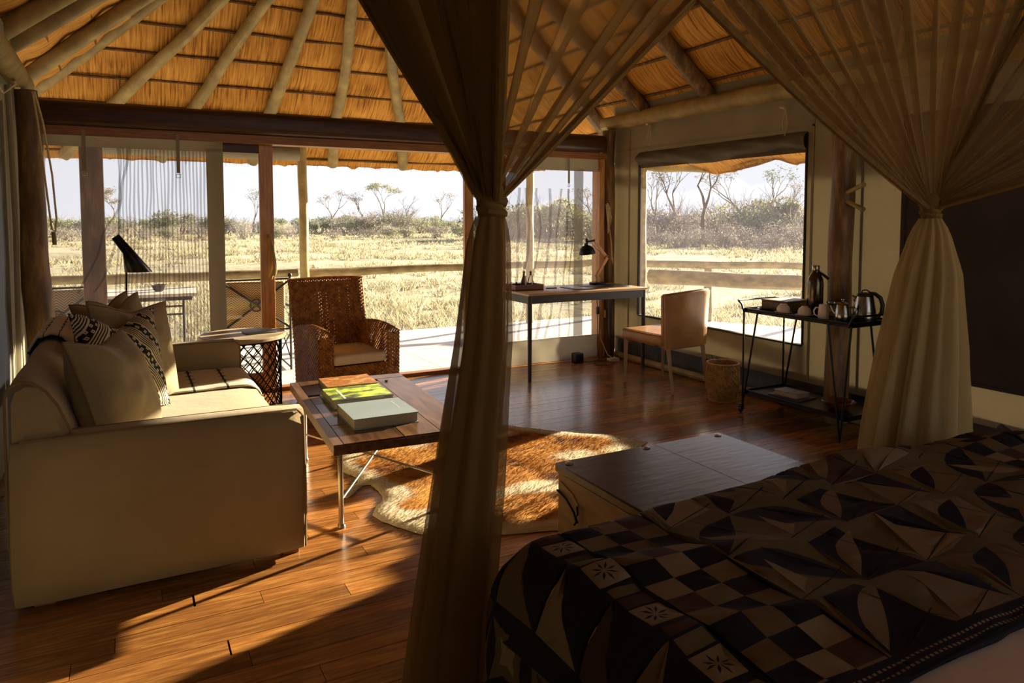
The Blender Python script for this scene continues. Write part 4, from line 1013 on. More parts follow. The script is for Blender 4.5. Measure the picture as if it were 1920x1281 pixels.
gp = [(x_, y_) for x_ in np.arange(0.95, 2.98, 0.028) for y_ in np.arange(2.6, 4.6, 0.028) if inside(x_, y_) and edge_d(x_, y_) > 0.012]
fine = []
nh = len(hide)
for i in range(nh):
    a0, a1 = hide[i], hide[(i+1) % nh]; L = math.hypot(a1[0]-a0[0], a1[1]-a0[1]); k_ = max(1, int(L/0.025))
    for q in range(k_): fine.append((fb(a0[0], a1[0], q/k_)+0.004*N3(i*3.1+q, 2), fb(a0[1], a1[1], q/k_)+0.004*N3(i*2.1+q, 7)))
allp = [Vector(p) for p in fine+gp]
vo, eo, fo, _, _, _ = delaunay_2d_cdt(allp, [], [list(range(len(fine)))], 1, 1e-5, False)
rg = MB(); rg.cols = []
for p in vo:
    d = edge_d(p.x, p.y); rg.v.append((p.x, p.y, hide_z(p.x, p.y, d))); rg.cols.append((*hide_col(p.x, p.y, d), 1))
rg.f = [tuple(f_) for f_ in fo if inside(sum(vo[i].x for i in f_)/3, sum(vo[i].y for i in f_)/3)]; rg.mi = [0]*len(rg.f)
m_hide = colattr('cowhide', 0.9)
m_fur = colattr('cowhide_fur', 0.7, 0.2)
rug = tag(obj('cowhide_rug', rg, m_hide), 'brown and white cowhide rug spread between coffee table and trunk', 'rug')
so = rug.modifiers.new('s', 'SOLIDIFY'); so.thickness = 0.003; so.offset = -1
fu = MB(); fu.cols = []
cnt_ = 0
while cnt_ < 42000:
    x_, y_ = random.uniform(0.95, 2.95), random.uniform(2.62, 4.58)
    if y_ < 2.9 and random.random() < .6: continue
    if not inside(x_, y_): continue
    d = edge_d(x_, y_); z_ = hide_z(x_, y_, d); cnt_ += 1
    a = -1.9+1.3*N3(x_*1.6, y_*1.6, 4)+random.uniform(-.5, .5); L = random.uniform(0.018, 0.034); w_ = 0.0016
    dx, dy = math.cos(a)*L, math.sin(a)*L; nx, ny = -math.sin(a)*w_, math.cos(a)*w_
    fu.v += [(x_-nx, y_-ny, z_-.001), (x_+nx, y_+ny, z_-.001), (x_+dx, y_+dy, z_+random.uniform(0.006, 0.014))]
    c = hide_col(x_, y_, d)*random.uniform(0.72, 1.25); fu.cols += [(*c, 1)]*3; k_ = len(fu.v)-3; fu.f.append((k_, k_+1, k_+2)); fu.mi.append(0)
obj('fur', fu, m_fur, rug, kind='stuff', smooth=False)

# ------------------------------------------------------------------ trunk at the foot of the bed
m_lid = M('trunk_lid_wood', '#1c110c', 0.27, c2='#33211a', scale=3, stretch=(1.5, 10, 6), bump=0.3, bdist=0.004, coat=0.1)
m_tr = M('trunk_side_wood', '#8a6a42', 0.5, c2='#a5824f', scale=3, stretch=(6, 1.5, 8), bump=0.15)
tk = thing('trunk', 'wooden storage trunk with a dark lid at the foot of the bed', 'trunk', (1.975, 2.155, 0))
obj('body', B(-0.44, 0.44, -0.355, 0.315, 0.03, 0.415), m_tr, tk, bevel=0.006)
lid = obj('lid', B(-0.45, 0.45, -0.365, 0.325, 0.415, 0.452), m_lid, tk, bevel=0.006)
obj('lid_edge', MB().box(-0.452, 0.452, 0.300, 0.327, 0.428, 0.4545).box(-0.452, -0.425, -0.365, 0.327, 0.428, 0.4545), m_tr, lid, smooth=False) if False else None
for (x, y) in ((-0.405, 0.285), (0.0, 0.295), (0.405, 0.285)): obj('stud', MB().lathe([(0.017, 0), (0.016, 0.004), (0.0, 0.007)], (x, y, 0.452), 14), m_steelleg, lid)
obj('lid_groove', MB().box(0.06, 0.062, -0.36, 0.32, 0.4515, 0.4525), m_black, lid, smooth=False)
for (x, y) in ((-0.42, -0.33), (0.36, -0.33), (-0.42, 0.25), (0.36, 0.25)): obj('foot', B(x, x+0.06, y, y+0.06, 0, 0.03), m_tr, tk)
hp = obj('handle_plate', MB().prism([(0.16, 0.33), (0.20, 0.36), (0.29, 0.385), (0.305, 0.335), (0.21, 0.325), (0.17, 0.31)], 0, 0.004, Matrix(((0, 0, -1, -0.441), (1, 0, 0, 0), (0, 1, 0, 0), (0, 0, 0, 1)))), M('pale_hide_plate', '#b29a70', 0.6), tk)
obj('handle', MB().tube([(-0.452, 0.30, 0.345), (-0.458, 0.22, 0.335), (-0.458, 0.165, 0.30), (-0.458, 0.15, 0.27), (-0.455, 0.17, 0.25)], 0.005, 6), m_black, tk)
obj('hasp', MB().tube([(-0.455, 0.15, 0.33), (-0.455, 0.145, 0.30), (-0.455, 0.16, 0.285), (-0.455, 0.145, 0.265)], 0.004, 6), m_black, tk)

# ------------------------------------------------------------------ desk and what stands on it
m_dtop = M('desk_plywood', '#a8875a', 0.35, c2='#b9986a', scale=3, stretch=(1.2, 10, 10), coat=0.2)
dk = thing('desk', 'pale plywood desk with grey steel legs under the corner screen', 'desk', (3.77, 5.80, 0))
obj('desk_top', MB().rbox(-0.66, 0.66, -0.30, 0.32, 0.765, 0.787, 0.006, 2), m_dtop, dk)
obj('apron', MB().box(-0.635, 0.635, -0.285, -0.27, 0.695, 0.765).box(-0.635, 0.635, 0.275, 0.29, 0.695, 0.765).box(-0.65, -0.635, -0.27, 0.275, 0.695, 0.765).box(0.635, 0.65, -0.27, 0.275, 0.695, 0.765), m_grey, dk, smooth=False)
for (x, y) in ((-0.632, -0.268), (0.632, -0.268), (-0.632, 0.275), (0.632, 0.275)): obj('leg', MB().tube([(x, y, 0), (x, y, 0.762)], [0.017, 0.022], 14), m_grey, dk)
DZ = 0.787
tr = thing('desk_tray', 'shallow brown wooden tray at the left end of the desk', 'tray', (3.29, 5.90, DZ))
m_tray = M('tray_wood', '#5a2e16', 0.4, c2='#7d4522', scale=4, stretch=(2, 10, 10))
obj('tray_bottom', B(-0.15, 0.15, -0.10, 0.10, 0, 0.006), m_tray, tr)
for q in (B(-0.15, 0.15, -0.10, -0.09, 0.0, 0.05), B(-0.15, 0.15, 0.09, 0.10, 0, 0.05), B(-0.15, -0.14, -0.09, 0.09, 0, 0.05), B(0.14, 0.15, -0.09, 0.09, 0, 0.05)): obj('tray_side', q, m_tray, tr, smooth=False)
obj('divider', B(-0.005, 0.005, -0.09, 0.09, 0.006, 0.042), m_tray, tr, smooth=False)
m_bottle = M('amber_glass', '#7a5430', 0.1, c2='#4a3018', scale=10, coat=0.5)
for i, (x, y, lb) in enumerate(((3.30, 5.93, 'left one of two small stoppered carafes in the desk tray'), (3.355, 5.90, 'right one of two small stoppered carafes in the desk tray'))):
    t = thing('carafe', lb, 'bottle', (x, y, DZ+0.007))
    obj('body', MB().lathe([(0.0, 0), (0.030, 0.0), (0.034, 0.02), (0.030, 0.06), (0.017, 0.105), (0.011, 0.12), (0.012, 0.135)], n=20, cap0=False), m_bottle if i == 0 else m_glass, t)
    obj('stopper', MB().lathe([(0.009, 0.12), (0.010, 0.145), (0.014, 0.15), (0.015, 0.158), (0.0, 0.168)], n=14), m_steel, t)
    obj('tag', B(-0.006, 0.006, -0.035, -0.033, 0.02, 0.12), m_ceram, t, smooth=False)
for i, x in enumerate((3.175, 3.235)):
    tag(obj('glass_tumbler', MB().lathe([(0.026, DZ+0.007), (0.028, DZ+0.07), (0.0265, DZ+0.07), (0.0245, DZ+0.012), (0.0, DZ+0.012)], (x, 5.9, 0), 20), glassy('tumbler_glass', (0.85, 0.9, 0.95, 1))), ('tumbler at the far left of the desk tray' if i == 0 else 'tumbler next to the carafes in the desk tray'), 'glass')
pd = thing('desk_folder', 'dark folder with papers lying open on the desk', 'folder', (3.87, 5.76, DZ))
obj('cover', B(-0.19, 0.19, -0.15, 0.14, 0, 0.006), M('folder_leather', '#1e1d22', 0.35, c2='#2c2a30', scale=20), pd, bevel=0.002)
obj('paper', MB().box(-0.15, -0.02, -0.12, 0.10, 0.006, 0.008), m_ceram, pd, smooth=False)
obj('note_card', MB().box(0.0, 0.12, -0.02, 0.11, 0.006, 0.010), M('card', '#8d8578', 0.6), pd, smooth=False)
tag(obj('desk_magazine', MB().rbox(4.10, 4.34, 5.64, 5.90, DZ, DZ+0.008, 0.002, 1), M('magazine', '#2b2a30', 0.3, c2='#55525a', scale=9)), 'dark glossy magazine at the right end of the desk', 'magazine')
tag(obj('pen', MB().rod((3.60, 5.83, DZ+0.005), (3.50, 5.86, DZ+0.005), 0.0045), m_black), 'black pen lying between tray and folder', 'pen')
dl = thing('desk_lamp', 'desk lamp with folding wooden arm and black dome shade', 'lamp', (4.18, 5.98, DZ))
m_lampw = M('lamp_wood', '#a8733a', 0.4, c2='#c08a4c', scale=4, stretch=(8, 8, 1))
obj('base', MB().lathe([(0.0, 0), (0.085, 0), (0.088, 0.01), (0.086, 0.024), (0.0, 0.026)], n=32, cap0=False, cap1=False), m_black, dl)
obj('stem', B(-0.018, 0.018, -0.012, 0.012, 0.024, 0.075), m_lampw, dl, bevel=0.002)
def bar(a, b, w_, th): 
    a = Vector(a); b = Vector(b); d = (b-a).normalized(); n_ = Vector((0, 1, 0)); s_ = d.cross(n_); m_ = MB()
    vs = [p+s_*i*w_/2+n_*j*th/2 for p in (a-d*0.012, b+d*0.012) for j in (-1, 1) for i in (-1, 1)]
    m_.add(vs, [(0, 2, 3, 1), (4, 5, 7, 6), (0, 1, 5, 4), (2, 6, 7, 3), (0, 4, 6, 2), (1, 3, 7, 5)]); return m_
obj('lower_arm', bar((-0.015, 0, 0.085), (0.115, 0, 0.275), 0.032, 0.02), m_lampw, dl, bevel=0.003)
obj('upper_arm', bar((0.118, 0.016, 0.275), (-0.035, 0.016, 0.445), 0.028, 0.014), m_lampw, dl, bevel=0.003)
obj('joint', MB().tube([(0.117, -0.02, 0.275), (0.117, 0.03, 0.275)], 0.008, 10), m_black, dl)
obj('neck', MB().tube([(-0.035, 0.016, 0.445), (-0.075, 0.01, 0.438), (-0.125, 0, 0.432)], 0.010, 8).rod((-0.135, 0, 0.40), (-0.140, 0, 0.465), 0.012), m_black, dl)
mt = Matrix.Translation((-0.13, 0, 0.31)) @ Matrix.Rotation(R(-8), 4, 'Y')
obj('lamp_shade', MB().lathe([(0.082, 0.0), (0.080, 0.02), (0.068, 0.055), (0.045, 0.08), (0.02, 0.09), (0.018, 0.11), (0.0, 0.112)], (0, 0, 0), 30, mt, cap0=False), m_black, dl)
obj('cord', MB().tube([(0.05, 0.03, 0.33), (0.0, 0.03, 0.36), (-0.06, 0.02, 0.41), (-0.13, 0.01, 0.47)], 0.002, 5), m_black, dl)
# power bits under the desk
pa = thing('power_adapter', 'black cube power adapter standing on the floor under the desk', 'adapter', (0, 0, 0))
obj('body', MB().rbox(3.93, 4.03, 6.00, 6.08, 0.0, 0.10, 0.008, 2).tube([(4.0, 5.99, 0.05), (4.0, 6.0, 0.05)], 0.016, 14), m_dkplas, pa)
ps_ = thing('power_strip', 'white power strip on the floor in the desk corner', 'power strip', (0, 0, 0))
obj('body', MB().rbox(4.28, 4.40, 5.90, 5.96, 0.0, 0.035, 0.006, 2), m_white, ps_)
tag(obj('wall_socket', MB().rbox(4.37, 4.385, 6.12, 6.19, 0.42, 0.50, 0.003, 2), m_white), 'white socket low on the corner pole behind the desk', 'socket')
cd = obj('cord', MB().tube([(4.26, 6.11, 0.79), (4.27, 6.14, 0.72), (4.29, 6.14, 0.52), (4.28, 6.12, 0.30), (4.24, 6.06, 0.14), (4.20, 5.98, 0.02), (4.08, 5.97, 0.008), (3.98, 5.985, 0.02)], 0.0045, 6), m_dkplas, pa)
obj('inline_switch', MB().rbox(4.275, 4.305, 6.125, 6.15, 0.46, 0.54, 0.005, 2), m_dkplas, cd)
obj('cord', MB().tube([(4.22, 6.0, 0.008), (4.30, 5.85, 0.008), (4.20, 5.75, 0.008), (4.05, 5.82, 0.008), (4.12, 5.95, 0.008), (4.28, 5.92, 0.012)], 0.0045, 6), m_dkplas, pa)
obj('cord', MB().tube([(4.33, 6.14, 0.78), (4.34, 6.15, 0.5), (4.33, 6.14, 0.2), (4.35, 6.04, 0.05), (4.36, 5.96, 0.02)], 0.0045, 6), m_white, ps_)
# rope coil on the right corner pole
rp = MB(); 
for k in range(5):
    rp.tube([(4.40+0.01*k, 6.16-0.006*k, 1.60-0.01*k), (4.385+0.006*k, 6.12, 1.50), (4.395, 6.11, 1.38-0.02*k), (4.42+0.008*k, 6.13, 1.45), (4.43, 6.14, 1.56), (4.41+0.01*k, 6.155, 1.61)], 0.006, 6)
rp.tube([(4.41, 6.12, 1.40), (4.43, 6.10, 1.2), (4.44, 6.10, 1.02), (4.455, 6.10, 0.98), (4.45, 6.10, 1.05)], 0.005, 6)
tag(obj('rope_coil', rp, m_rope), 'coil of thin rope hung on the right corner pole', 'rope')
lr = MB().tube([(-0.52, 5.82, 2.30), (-0.50, 5.84, 2.1), (-0.47, 5.86, 1.7), (-0.455, 5.87, 1.5), (-0.445, 5.87, 1.38), (-0.425, 5.87, 1.36), (-0.415, 5.87, 1.45), (-0.43, 5.86, 1.75), (-0.47, 5.84, 2.1), (-0.51, 5.82, 2.30)], 0.007, 6)
lro = tag(obj('blind_cord', lr, m_rope), 'long cream cord loop hanging on the left corner pole', 'cord')
obj('toggle', MB().rod((-0.435, 5.86, 1.36), (-0.43, 5.86, 1.27), 0.014, 10), m_log, lro)
for i, (y_, z_) in enumerate(((5.62, 2.34), (3.98, 2.28))):
    hk = tag(obj('canvas_tie', MB().tube([(4.53, y_, z_+0.02), (4.515, y_+0.02, z_-0.1), (4.515, y_-0.01, z_-0.19), (4.515, y_-0.03, z_-0.1), (4.53, y_, z_+0.02)], 0.004, 6).tube([(4.50, y_-.02, z_+.02), (4.50, y_+.02, z_+.03)], 0.012, 8), m_rope), ('knotted canvas tie at the top of the right wall near the corner' if i == 0 else 'knotted canvas tie at the top of the right wall next to the right bed net'), 'tie')
tag(obj('canvas_tie', MB().tube([(-0.58, 5.55, 2.32), (-0.59, 5.52, 2.27), (-0.57, 5.58, 2.28), (-0.6, 5.6, 2.33), (-0.58, 5.5, 2.3)], 0.009, 6).tube([(-0.58, 5.55, 2.30), (-0.62, 5.3, 2.2), (-0.62, 5.0, 2.22)], 0.005, 6), m_rope), 'knotted rope tie on the top log in the left corner', 'tie')

# ------------------------------------------------------------------ desk chair
m_leath = M('tan_leather', '#8f5f2c', 0.42, c2='#ab7d3e', scale=3, bump=0.08, bscale=90, bdist=0.001, coat=0.1)
m_cleg = M('ash_leg', '#8f7c60', 0.5, c2='#a89272', scale=4, stretch=(8, 8, 1))
ch = thing('desk_chair', 'tan leather upholstered chair with pale wooden legs at the desk', 'chair', (4.12, 4.88, 0), R(4))
obj('seat', MB().rbox(-0.255, 0.255, -0.24, 0.29, 0.385, 0.485, 0.032, 5), m_leath, ch)
obj('seat_piping', MB().tube([(-0.245, -0.2, 0.476), (-0.25, 0.1, 0.478), (-0.243, 0.27, 0.474), (-0.2, 0.283, 0.474), (0.2, 0.283, 0.474), (0.243, 0.27, 0.474), (0.25, 0.1, 0.478), (0.245, -0.2, 0.476)], 0.0045, 6), m_leath, ch)
def cb(u, v, o):
    th = fb(-1, 1, u); z = fb(0.375, 0.83-0.012*th*th+0.012*th, v); wv = fb(0.235, 0.262, v)
    yc = -0.27-0.06*v+0.085*abs(th)**2.6*(0.45+0.55*v)
    return (wv*th*1.0, yc+o*(1-0.15*v), z+(0.006*math.sin(PI*u)))
ch_b = MB(); nu_, nv_ = 20, 14
def shell(u, v):
    # closed loop: outer face up, over, inner face down
    if v < 0.46: return cb(u, v/0.46, -0.028)
    if v > 0.54: return cb(u, (1-v)/0.46, 0.028)
    a = (v-0.46)/0.08*PI; p0 = cb(u, 1, -0.028); p1 = cb(u, 1, 0.028); m_ = [(p0[i]+p1[i])/2 for i in range(3)]
    return (m_[0], m_[1]-0.028*0.85*math.cos(a), m_[2]+0.018*math.sin(a))
ch_b.grid(shell, nu_, 40)
for s_ in (0.0, 1.0):
    L_ = [shell(s_, k/40) for k in range(41)]; ch_b.add(L_, [tuple(range(41))] if s_ == 0 else [tuple(range(40, -1, -1))])
cbk = obj('backrest', ch_b, m_leath, ch, ang=50)
obj('back_piping', MB().tube([cb(0, k/10, 0.0) for k in range(11)]+[tuple(np.array(shell(k/12, 0.5))) for k in range(13)]+[cb(1, 1-k/10, 0.0) for k in range(11)], 0.006, 6), m_leath, cbk)
for (x, y, dx, dy) in ((-0.225, 0.245, 0, 0.01), (0.225, 0.245, 0, 0.01), (-0.20, -0.245, -0.0, -0.065), (0.20, -0.245, 0.0, -0.065)):
    obj('leg', MB().tube([(x, y, 0.40), (x+dx, y+dy, 0)], [0.026, 0.016], 4), m_cleg, ch, smooth=False)
obj('seat_rail', B(-0.22, 0.22, -0.25, -0.225, 0.36, 0.39), m_cleg, ch)
obj('seat_rail', B(-0.23, 0.23, 0.23, 0.255, 0.36, 0.39), m_cleg, ch)

# ------------------------------------------------------------------ waste basket
m_bask = M('basket_cane', '#8f6c38', 0.6, c2='#bf9656', scale=30)
wb_ = thing('waste_basket', 'round woven waste basket standing between chair and trolley', 'basket', (4.17, 4.23, 0))
def bprof(v):
    v = min(max(v, 0.0), 1.0); return fb(0.098, 0.122, math.sin(v*PI*0.5)**0.7)+0.012*math.sin(PI*v)
def fbk(u, v): a = 2*PI*u; r = bprof(v); return (r*math.cos(a), r*math.sin(a), 0.01+0.29*v)
obj('wicker_wall', MB().weave(fbk, 66, 26, 0.006, 0.9, twill=1).grid(lambda u, v: (lambda p: (p[0]*.975, p[1]*.975, p[2]))(fbk(u, v)), 40, 10, cu=True).lathe([(0.095, 0.008), (0.0, 0.008)], n=30, cap0=False), m_bask, wb_)
obj('rim', MB().tube([(0.123*math.cos(k*PI/20), 0.123*math.sin(k*PI/20), 0.303) for k in range(40)], 0.007, 8, closed=True), m_bask, wb_)
obj('foot_ring', MB().tube([(0.100*math.cos(k*PI/20), 0.100*math.sin(k*PI/20), 0.006) for k in range(40)], 0.006, 6, closed=True), m_bask, wb_)

# ------------------------------------------------------------------ drinks trolley
ty_ = thing('drinks_trolley', 'black metal two-tier drinks trolley on hairpin rods by the right wall', 'trolley', (4.25, 3.46, 0))
m_tshelf = M('trolley_steel', '#202024', 0.3, metal=0.5)
def shelf(z, x0, x1, y0, y1):
    return MB().box(x0, x1, y0, y1, z-0.004, z).box(x0, x0+0.008, y0, y1, z-0.02, z+0.012).box(x1-0.008, x1, y0, y1, z-0.02, z+0.012).box(x0, x1, y0, y0+0.008, z-0.02, z+0.012).box(x0, x1, y1-0.008, y1, z-0.02, z+0.012)
ZT, ZL = 0.775, 0.165
obj('upper_shelf', shelf(ZT, -0.20, 0.205, -0.47, 0.45), m_tshelf, ty_, smooth=False)
obj('lower_shelf', shelf(ZL, -0.20, 0.205, -0.45, 0.42), m_tshelf, ty_, smooth=False)
for sx_ in (-1, 1):
    x = sx_*0.212
    for (yf, ya, yb) in ((0.43, 0.36, 0.47) if False else (0.43, 0.30, 0.43), (-0.41, -0.47, -0.30)):
        obj('rod', MB().rod((x, yf, 0.06 if yf > 0 else 0.0), (x, ya, ZT-0.01), 0.0075), m_black, ty_)
        obj('rod', MB().rod((x, yf, 0.06 if yf > 0 else 0.0), (x, yb, ZT-0.01), 0.0075), m_black, ty_)
    if True:
        cst = obj('castor', MB().lathe([(0.0, -0.011), (0.026, -0.011), (0.030, -0.006), (0.030, 0.006), (0.026, 0.011), (0, 0.011)], (0, 0, 0), 18, Matrix.Translation((x, 0.445, 0.030)) @ Matrix.Rotation(R(90), 4, 'X') @ Matrix.Rotation(R(20), 4, 'Y')).box(x-0.012, x+0.012, 0.425, 0.455, 0.03, 0.065), m_dkplas, ty_)
for ye, s_ in ((0.45, 1), (-0.47, -1)):
    obj('handle', MB().tube([(-0.212, ye-s_*.02, ZT-0.02), (-0.212, ye+s_*0.005, ZT+0.04), (-0.212, ye+s_*0.035, ZT+0.06), (-0.19, ye+s_*.06, ZT+0.062), (0.19, ye+s_*.06, ZT+0.062), (0.212, ye+s_*0.035, ZT+0.06), (0.212, ye+s_*0.005, ZT+0.04), (0.212, ye-s_*.02, ZT-0.02)], 0.0075, 8), m_black, ty_)
def on(name, label, cat, x, y, z=ZT, rz=0, group=None): return thing(name, label, cat, (x, y, z), rz, group)
# vacuum flask
m_flask = M('gunmetal', '#6f6659', 0.22, metal=1.0, c2='#5a5248', scale=20)
t = on('vacuum_flask', 'tall gunmetal vacuum flask with a hanging handle on the trolley', 'flask', 4.25, 3.44)
obj('body', MB().lathe([(0.050, 0.0), (0.054, 0.006), (0.054, 0.215), (0.050, 0.255), (0.036, 0.285), (0.026, 0.300), (0.026, 0.312)], n=36), m_flask, t)
obj('cap', MB().lathe([(0.024, 0.312), (0.026, 0.315), (0.026, 0.345), (0.023, 0.35)], n=24), m_steel, t)
obj('handle', MB().tube([(0.0, 0.028, 0.305), (0.012, -0.02, 0.303), (0.02, -0.06, 0.278), (0.022, -0.088, 0.258)], [0.006, 0.008, 0.010, 0.010], 8), m_dkplas, t)
# wooden box
m_box = M('box_wood', '#6f5a3c', 0.45, c2='#86704c', scale=4, stretch=(2, 8, 8))
t = on('tea_box', 'flat wooden tea box with a pale inset lid on the trolley', 'box', 4.29, 3.72, rz=R(4))
obj('body', MB().rbox(-0.13, 0.13, -0.10, 0.12, 0, 0.068, 0.003, 1), m_box, t); obj('lid', MB().rbox(-0.133, 0.133, -0.103, 0.123, 0.068, 0.080, 0.003, 1), m_box, t)
obj('inlay', MB().box(-0.10, 0.10, -0.075, 0.09, 0.0795, 0.0805), m_white, t, smooth=False)
def saucer(label, x, y):
    t = on('saucer', label, 'saucer', x, y); obj('plate', MB().lathe([(0.0, 0.0), (0.025, 0.0), (0.04, 0.004), (0.060, 0.011), (0.060, 0.013), (0.038, 0.007), (0.0, 0.005)], n=30, cap0=False, cap1=False), m_ceram, t)
def cup(label, x, y):
    tag(obj('teacup', MB().lathe([(0.044, 0.0), (0.046, 0.010), (0.044, 0.028), (0.034, 0.045), (0.022, 0.052), (0.022, 0.058), (0.018, 0.058), (0.018, 0.052), (0.0, 0.05)], (x, y, ZT+0.011), 28, cap0=False, cap1=False), m_ceram), label, 'cup')
saucer('saucer under the upturned cup next to the box', 4.12, 3.60); cup('upturned cream cup near the wooden box, left of the pair', 4.12, 3.60)
saucer('saucer under the upturned cup beside the mug', 4.135, 3.43); cup('upturned cream cup beside the mug, right of the pair', 4.135, 3.43)
t = on('dark_dish', 'small dark shallow dish at the left end of the trolley', 'dish', 4.14, 3.79)
obj('bowl', MB().lathe([(0.0, 0.003), (0.03, 0.003), (0.048, 0.016), (0.050, 0.017), (0.032, 0.001), (0.0, 0.0)], n=28, cap0=False, cap1=False), M('dark_brass', '#3a3020', 0.35, metal=0.6), t)
def mug(label, x, y, rz, h=0.098, r=0.037):
    t = on('mug', label, 'mug', x, y, rz=rz)
    obj('body', MB().lathe([(r*0.96, 0), (r, 0.01), (r*0.93, h*.5), (r*0.78, h*.94), (r*.70, h), (0.0, h)], n=28), m_ceram, t)
    obj('handle', MB().tube([(r*.9, 0, h*.74), (r*1.3, 0, h*.76), (r*1.65, 0, h*.55), (r*1.55, 0, h*.28), (r*.98, 0, h*.16)], 0.005, 8), m_ceram, t)
mug('upturned cream mug with its handle to the left, at the front of the trolley', 4.14, 3.28, R(130))
mug('pale mug half hidden behind the teapot', 4.33, 3.26, R(-60), 0.085)
t = on('glass_jar', 'lidded glass jar behind the front mug', 'jar', 4.30, 3.335)
obj('body', MB().lathe([(0.036, 0), (0.038, 0.004), (0.038, 0.082), (0.034, 0.09)], n=26), glassy('jar_glass', (0.8, 0.8, 0.78, 1)), t); obj('lid', MB().lathe([(0.038, 0.09), (0.040, 0.093), (0.039, 0.104), (0.0, 0.106)], n=26, cap1=False), m_steel, t)
obj('contents', MB().lathe([(0.034, 0.005), (0.035, 0.05), (0, 0.055)], n=20), m_ceram, t)
t = on('teapot', 'small polished steel teapot at the front right of the trolley', 'teapot', 4.15, 3.14, rz=R(-62))
obj('body', MB().lathe([(0.045, 0.0), (0.050, 0.01), (0.050, 0.045), (0.044, 0.085), (0.037, 0.108), (0.039, 0.112)], n=32), m_steel, t)
obj('lid', MB().lathe([(0.038, 0.112), (0.030, 0.122), (0.008, 0.128), (0.006, 0.135), (0.011, 0.140), (0.010, 0.147), (0.0, 0.149)], n=26), m_steel, t)
obj('spout', MB().tube([(-0.045, 0, 0.05), (-0.062, 0, 0.07), (-0.075, 0, 0.100)], [0.012, 0.009, 0.006], 10), m_steel, t)
obj('handle', MB().tube([(0.042, 0, 0.095), (0.07, 0, 0.098), (0.085, 0, 0.075), (0.08, 0, 0.045), (0.05, 0, 0.025)], 0.0045, 8), m_steel, t)
t = on('electric_kettle', 'steel electric kettle with a black handle at the right end of the trolley', 'kettle', 4.30, 3.09, rz=R(-50))
obj('base', MB().lathe([(0.075, 0), (0.077, 0.006), (0.075, 0.018), (0.0, 0.02)], n=32), m_dkplas, t)
obj('body', MB().lathe([(0.072, 0.02), (0.073, 0.03), (0.070, 0.07), (0.060, 0.13), (0.053, 0.162)], n=36), m_steel, t)
obj('lid', MB().lathe([(0.053, 0.162), (0.048, 0.175), (0.025, 0.186), (0.0, 0.188)], n=30), m_dkplas, t)
obj('spout', MB().add([(-0.050, -0.018, 0.162), (-0.050, 0.018, 0.162), (-0.078, 0, 0.165), (-0.061, 0, 0.125)], [(0, 1, 2), (0, 2, 3), (1, 3, 2)]) and MB() if False else MB().tube([(-0.050, 0, 0.13), (-0.062, 0, 0.150), (-0.074, 0, 0.166)], [0.016, 0.014, 0.006], 10), m_steel, t)
obj('handle', MB().tube([(0.02, 0, 0.185), (0.06, 0, 0.180), (0.092, 0, 0.155), (0.106, 0, 0.11), (0.102, 0, 0.06), (0.082, 0, 0.028), (0.066, 0, 0.02)], [0.010, 0.013, 0.014, 0.014, 0.013, 0.011, 0.01], 10), m_dkplas, t)
obj('lid_loop', MB().tube([(-0.02, 0, 0.185), (-0.015, 0, 0.20), (0.01, 0, 0.205), (0.03, 0, 0.19)], 0.004, 8), m_dkplas, t)
# books and bowl on the lower shelf
bk1 = book('paperback', 'thick paperback with spine lettering on the lower trolley shelf', (4.20, 3.58, ZL+0.012), R(-86), 0.20, 0.14, 0.036, M('paperback_cover', '#9a9080', 0.4, c2='#5e594e', scale=14), cat='book')
tx = bpy.data.curves.new('spine', 'FONT'); tx.body = 'MAMMALS'; tx.size = 0.022; tx.extrude = 0.0004; tx.align_x = 'CENTER'; tx.align_y = 'CENTER'; tx.materials.append(m_dkplas)
tob = bpy.data.objects.new('tmp_text', tx); COL.objects.link(tob); bpy.context.view_layer.update()
tme = bpy.data.meshes.new_from_object(tob.evaluated_get(bpy.context.evaluated_depsgraph_get())); bpy.data.objects.remove(tob)
tob = bpy.data.objects.new('spine_lettering', tme); COL.objects.link(tob); tob.parent = bk1; tob.rotation_euler = (R(90), 0, R(180)); tob.location = (0, 0.0705, 0.018)
bk0 = book('magazine', 'thin magazine under the paperback on the lower trolley shelf', (4.215, 3.59, ZL+0.001), R(-88), 0.27, 0.20, 0.010, M('mag_cover', '#6c6478', 0.35, c2='#3f3b48', scale=7), cat='magazine')
t = thing('shallow_bowl', 'shallow reddish-brown bowl on the lower trolley shelf', 'bowl', (4.21, 3.20, ZL+0.001))
obj('bowl', MB().lathe([(0.0, 0.0), (0.05, 0.0), (0.055, 0.006), (0.09, 0.03), (0.108, 0.058), (0.104, 0.060), (0.086, 0.034), (0.05, 0.010), (0.0, 0.008)], n=40, cap0=False, cap1=False), M('red_clay', '#4f2a1a', 0.25, c2='#6a3a22', scale=6), t)

